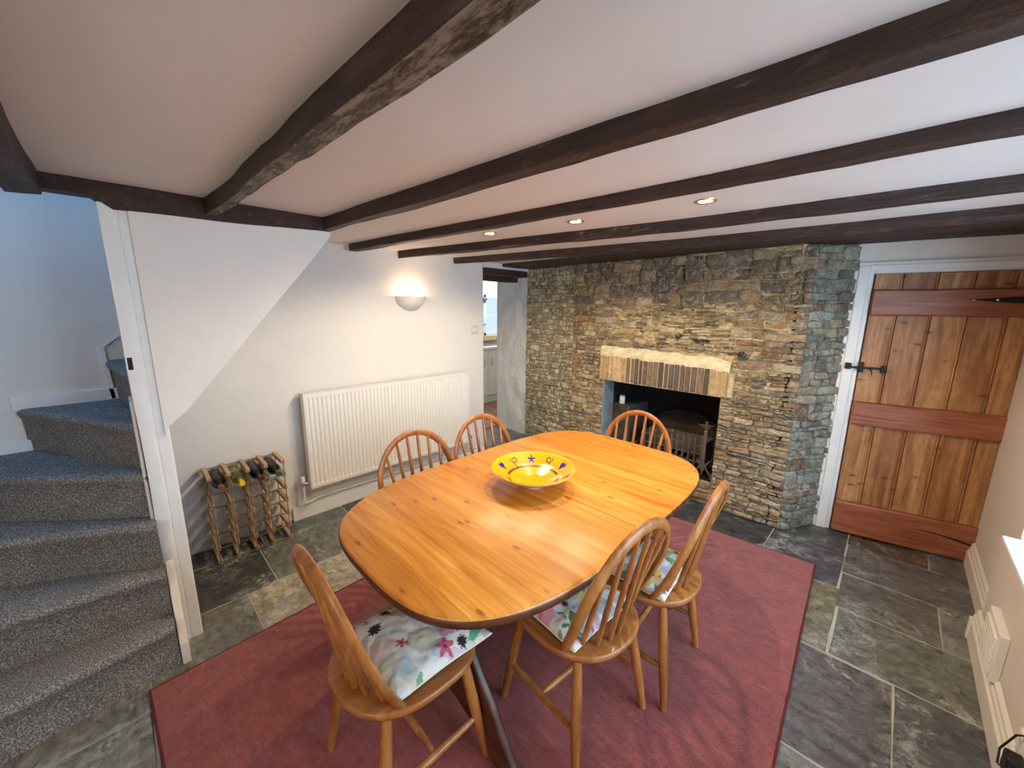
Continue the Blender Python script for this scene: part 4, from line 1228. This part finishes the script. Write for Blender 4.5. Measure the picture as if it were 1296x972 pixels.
bm = NB(); tube(bm, [(0, 0, .05), (.05, 0, .05), (.055, 0, .06)], .008, 8); obj('lamp_holder', bm, M['plastic'], wl)

sw = empty('light_switch', (XL, 2.462, 1.345), label='square white light switch on the left wall beside the kitchen doorway', cat='light switch')
bm = NB(); box(bm, 0, .009, -.043, .043, -.043, .043); obj('plate', bm, plain('switch_plate', sr(206, 202, 192), .3), sw, bevel=.003)
for y in (-.016, .016):
    bm = NB(); box(bm, .009, .014, y-.009, y+.009, -.014, .014); obj('rocker', bm, M['plastic'], sw, bevel=.002)

# ------------------------------------------------------------------ wine rack and bottles
rk = empty('wine_rack', (-2.845, .447, 0), label='small wooden wine rack with metal strips against the left wall', cat='wine rack')
ncol, nrow = 4, 6; pw, ph_ = .0975, .0905; dx0, dx1 = -.105, .095; y00 = -ncol*pw/2; b = .011
for i in range(ncol+1):
    for j in range(nrow+1):
        y, z = y00+i*pw, b+j*ph_
        bm = NB(); box(bm, dx0, dx1, y-.011, y+.011, max(.001, z-.014), z+.014)
        obj('rail', bm, M['rack_wood'], rk, bevel=.0015, seg=1)
for x in (dx0+.006, dx1-.0):
    for i in range(ncol+1):
        bm = NB(); box(bm, x-.0012, x+.0015, y00+i*pw-.003, y00+i*pw+.003, b, b+nrow*ph_); obj('upright_strip', bm, M['rack_metal'], rk)
    for j in range(nrow+1):
        if x > 0 and j == nrow: continue
        bm = NB(); box(bm, x-.0012, x+.0018, y00, y00+ncol*pw, b+j*ph_-.003, b+j*ph_+.003); obj('cross_strip', bm, M['rack_metal'], rk)
def bottle(col, row, lab, glassm, foil, foillab):
    t = empty('wine_bottle', (-2.965, .447+y00+(col+.5)*pw, b+row*ph_+b+.036-.002), label=lab, cat='bottle', group='wine bottles in the top row of the rack')
    Mr = Matrix.Rotation(PI/2, 4, 'Y')
    bm = NB(); lathe(bm, [(0, .012), (.02, .006), (.030, 0), (.0355, .006), (.036, .02), (.036, .185), (.034, .20), (.026, .222), (.017, .245), (.0145, .262), (.014, .292), (.0, .294)], 24, M=Mr)
    obj('bottle_body', bm, glassm, t, smooth=True)
    bm = NB(); lathe(bm, [(.0155, .235), (.0152, .262), (.0148, .285), (.016, .286), (.016, .297), (.014, .300), (0, .300)], 20, M=Mr)
    tag(obj('neck_foil', bm, foil, t, smooth=True), foillab)
    if lab.startswith('dark green'): return
bottle(0, 5, 'black wine bottle with a reddish neck foil, leftmost in the rack', M['bottle_black'], plain('copper_foil', sr(150, 90, 76), .35, .3), 'copper red foil')
bottle(1, 5, 'clear straw-coloured wine bottle with a bright yellow neck foil', M['bottle_clear'], plain('yellow_foil', sr(244, 206, 20), .35), 'yellow foil')
bottle(2, 5, 'black wine bottle with a dark maroon neck foil, third in the rack', M['bottle_black'], plain('maroon_foil', sr(84, 40, 44), .35), 'maroon foil')
bottle(3, 5, 'dark wine bottle with a green neck foil, rightmost in the rack', M['bottle_black'], plain('green_foil', sr(40, 92, 82), .35), 'green foil')

# ------------------------------------------------------------------ vent grille and adapter on the right
vt = empty('wall_vent', (.46, 2.33, .235), label='white louvred air vent on the ledge wall below the window sill', cat='vent')
bm = NB(); box(bm, -.028, 0, -.115, .115, -.10, .105); obj('housing', bm, M['plastic'], vt, bevel=.004)
for k in range(8):
    bm = NB(); z = -.075+k*.021
    box(bm, -.036, -.026, -.095, .095, z-.005, z+.004)
    obj('louvre', bm, M['plastic'], vt)
so = empty('wall_socket', (.46, 1.80, .205), label='white electrical socket low on the ledge wall with the black adapter in it', cat='socket')
bm = NB(); box(bm, -.009, 0, -.075, .075, -.043, .043); obj('plate', bm, M['plastic'], so, bevel=.003)
bm = NB(); box(bm, -.012, -.009, .03, .042, .015, .03); obj('rocker', bm, M['plastic'], so)
ad = empty('power_adapter', (.4505, 1.765, .185), label='black plug-in power adapter with a looping cable low on the right wall', cat='power adapter')
bm = NB(); box(bm, -.038, 0, -.025, .025, -.035, .03); obj('case', bm, M['black_plastic'], ad, bevel=.006)
bm = NB(); tube(bm, [(-.03, .0, -.03), (-.035, .05, -.06), (-.03, .085, -.03), (-.01, .075, .05), (-.008, .02, .10), (-.008, -.06, .11), (-.01, -.14, .06), (-.04, -.20, -.10), (-.045, -.26, -.19)], .003, 7); obj('cable', bm, M['black_plastic'], ad, smooth=True)

# ------------------------------------------------------------------ recessed spotlights
SP = [(-.654, 1.80), (-1.28, 1.75), (-1.854, 1.665)]
labs = ['recessed brass-rimmed ceiling spotlight, nearest the plank door', 'recessed ceiling spotlight, the middle one of three', 'recessed ceiling spotlight, nearest the wall light']
for (x, y), lb in zip(SP, labs):
    t = empty('ceiling_spotlight', (x, y, ZC), label=lb, cat='spotlight', group='recessed ceiling spotlights')
    bm = NB(); lathe(bm, [(.044, .0), (.043, -.004), (.036, -.006), (.030, -.004), (.028, .0)], 28); obj('rim', bm, plain('brass_rim', sr(214, 176, 110), .3, .8), t, smooth=True)
    bm = NB(); lathe(bm, [(0, -.0035), (.02, -.0033), (.0285, -.002)], 24); obj('lamp_face', bm, M['bulb'], t, smooth=True)

# ------------------------------------------------------------------ kitchen beyond
KF = .11
bm = NB(); box(bm, -6.2, XL-.46, 2.0, 6.6, 0, KF)
km = pine('kitchen_floor_boards', sr(120, 84, 60), sr(156, 118, 90), sr(178, 142, 112), knots=False, rough=.4, boards=.12)
struct(obj('floor_kitchen', bm, km))
bm = NB()
box(bm, -5.15, -5.0, 2.0, 3.75, KF, 2.3); box(bm, -5.15, -5.0, 5.0, 6.6, KF, 2.3)
box(bm, -5.15, -5.0, 3.75, 5.0, KF, 1.09); box(bm, -5.15, -5.0, 3.75, 5.0, 1.78, 2.3)
box(bm, -5.15, XL-.46, 6.5, 6.6, KF, 2.3); box(bm, -5.15, XL-.46, 2.0, 2.1, KF, 2.3)
struct(obj('wall_kitchen', bm, M['wall']))
bm = NB(); box(bm, -5.15, XL-.3, 2.0, 6.6, 2.2, 2.3); struct(obj('ceiling_kitchen', bm, M['ceil']))
bm = NB(); box(bm, XL-.5, XL-.44, 3.235, 6.5, KF, 2.25); box(bm, XL-.5, XL-.44, 2.0, 2.58, KF, 2.25)
struct(obj('wall_kitchen_near', bm, M['wall']))
w = struct(empty('window_2', (-5.03, 4.375, 1.09)))
bm = NB(); yy = .625; 
for a, c in ((-yy, -yy+.05), (-.025, .025), (yy-.05, yy)): box(bm, -.03, .03, a, c, 0, .69)
box(bm, -.03, .03, -yy, yy, 0, .05); box(bm, -.03, .03, -yy, yy, .64, .69); box(bm, -.015, .015, -yy, yy, .33, .35)
obj('window_frame', bm, M['paint'], w)
bm = NB(); box(bm, -.003, .003, -yy+.03, yy-.03, .03, .66); obj('pane', bm, glass_thin, w)
bm = NB(); box(bm, -5.0, -4.90, 3.7, 5.05, 1.03, 1.10); struct(obj('trim_4', bm, plain('wood_sill', sr(196, 170, 120), .5)))
bl = empty('roller_blind', (-4.96, 4.375, 1.66), label='dark slatted blind rolled up at the top of the kitchen window', cat='blind')
bm = NB(); box(bm, -.01, .015, -.28, .0, .02, .06); box(bm, -.005, .01, -.26, -.02, -.02, .02); obj('slats', bm, plain('slate_blue', sr(70, 90, 110), .6), bl)
# plant / ornament silhouettes on the sill
pl = empty('ornament', (-4.93, 4.12, 1.10), label='small grey metal ornament standing on the kitchen window sill', cat='ornament')
bm = NB(); tube(bm, [(0, 0, 0), (0, .0, .12)], .03, 10); bmesh.ops.create_uvsphere(bm, u_segments=12, v_segments=8, radius=.05, matrix=Matrix.Translation((0, 0, .2)))
tube(bm, [(0, .02, .16), (0, .12, .15), (0, .2, .2)], .012, 6); tube(bm, [(0, -.02, .28), (0, -.06, .33)], .012, 6)
bmesh.ops.create_uvsphere(bm, u_segments=10, v_segments=6, radius=.03, matrix=Matrix.Translation((0, -.03, .28)))
obj('figure', bm, plain('pewter', sr(96, 104, 112), .4, .5), pl, smooth=True)
# cabinets with worktop
kx = -4.37; KT = KF+.87
for i, (y0, y1) in enumerate(((3.28, 3.88), (3.88, 4.48), (4.48, 5.08))):
    c = empty('kitchen_cabinet', (kx, y0, KF), label=['white kitchen base cabinet left of the sink', 'white kitchen base cabinet under the sink', 'white kitchen base cabinet hidden right of the sink'][i], cat='cabinet', group='white kitchen base cabinets')
    bm = NB(); box(bm, -.58, -.02, .0, y1-y0, .12, .83); obj('carcass', bm, M['plastic'], c)
    bm = NB(); box(bm, -.56, -.05, .0, y1-y0, 0, .12); obj('plinth', bm, M['plastic'], c)
    for k in ((0,) if i == 2 else (0,)):
        bm = NB(); box(bm, -.02, 0, .003, y1-y0-.003, .125, .82); d = obj('door', bm, M['plastic'], c, bevel=.003)
        hy = (y1-y0-.07) if i == 0 else .07
        bm = NB(); tube(bm, [(0, hy, .58), (.02, hy, .60), (.025, hy, .64), (.02, hy, .68), (0, hy, .70)], .006, 8); obj('handle', bm, M['chrome'], d, smooth=True)
bm = NB(); box(bm, kx-.6, kx+.025, 3.25, 5.1, KF+.832, KT)
tag(obj('worktop', bm, plain('pale_worktop', sr(222, 214, 198), .35), bevel=.004), 'pale kitchen worktop on the white base cabinets', 'worktop')
sk = empty('kitchen_sink', (kx-.28, 4.05, KT), label='stainless steel sink set in the pale kitchen worktop', cat='sink')
bm = NB()
for a in ((-.2, .2, -.35, -.33), (-.2, .2, .33, .35), (-.2, -.18, -.35, .35), (.18, .2, -.35, .35)): box(bm, a[0], a[1], a[2], a[3], 0, .012)
box(bm, -.19, .19, -.34, .34, .0, .003); obj('basin', bm, M['chrome'], sk)
bm = NB(); tube(bm, [(-.17, .0, .0), (-.17, 0, .2), (-.15, 0, .235), (-.1, 0, .24), (-.06, 0, .21)], .01, 8); obj('tap', bm, M['chrome'], sk, smooth=True)

# ------------------------------------------------------------------ lights
def area(name, loc, target, sx, sy, power, col):
    l = bpy.data.lights.new(name, 'AREA'); l.shape = 'RECTANGLE'; l.size = sx; l.size_y = sy; l.energy = power; l.color = col
    o = bpy.data.objects.new(name, l); COL.objects.link(o); o.location = loc
    o.rotation_euler = (Vector(target)-Vector(loc)).to_track_quat('-Z', 'Y').to_euler(); return o
def spot(name, loc, power, col, ang=120, blend=.6, r=.03, target=None):
    l = bpy.data.lights.new(name, 'SPOT'); l.energy = power; l.color = col; l.spot_size = math.radians(ang); l.spot_blend = blend; l.shadow_soft_size = r
    o = bpy.data.objects.new(name, l); COL.objects.link(o); o.location = loc
    if target is not None: o.rotation_euler = (Vector(target)-Vector(loc)).to_track_quat('-Z', 'Y').to_euler()
    return o
def point(name, loc, power, col, r=.03):
    l = bpy.data.lights.new(name, 'POINT'); l.energy = power; l.color = col; l.shadow_soft_size = r
    o = bpy.data.objects.new(name, l); COL.objects.link(o); o.location = loc; return o
WARM = (1, .80, .56); DAY = (.50, .74, 1.0)
for i, (x, y) in enumerate(SP): spot('spot_lamp', (x, y, ZC-.012), 43, WARM, 165, .35, .016)
for (x, y) in ((.2, -.9), (.1, -1.6), (.2, -.3)): spot('spot_lamp', (x, y, ZC-.012), 11, WARM, 150, .8, .05)  # extra unseen warm spots added as fill behind the camera, no fittings
point('sconce_lamp', (XL+.075, 1.762, 1.655), 2.0, (1, .74, .44), .03)
# daylight through the right-hand window and the stairwell, plus added soft fill from behind the camera
area('daylight_window', (WX+.55, (WY0+WY1)/2+.1, 1.55), (-1.1, 2.7, .5), 2.4, 1.5, 130, DAY)
area('fill_front', (.0, YF+.03, 1.3), (-.1, 2, .9), .9, 1.1, 19, (1, .95, .9))
area('daylight_stairs', (-2.55, -.5, 3.2), (-2.75, -.3, .5), .5, .7, 11.0, (.16, .46, 1.0))
area('daylight_kitchen', (-4.7, 4.3, 2.1), (-4.4, 4.1, .2), 1.2, 1.4, 36, (.85, .93, 1.0))
W = bpy.data.worlds.new('sky'); S.world = W; W.use_nodes = True
bg = W.node_tree.nodes['Background']; bg.inputs[0].default_value = (.62, .80, 1, 1); bg.inputs[1].default_value = 1.1

S.view_settings.view_transform = 'Standard'; S.view_settings.look = 'None'; S.view_settings.gamma = 1; S.view_settings.use_curve_mapping = False
S.view_settings.exposure = 0.16
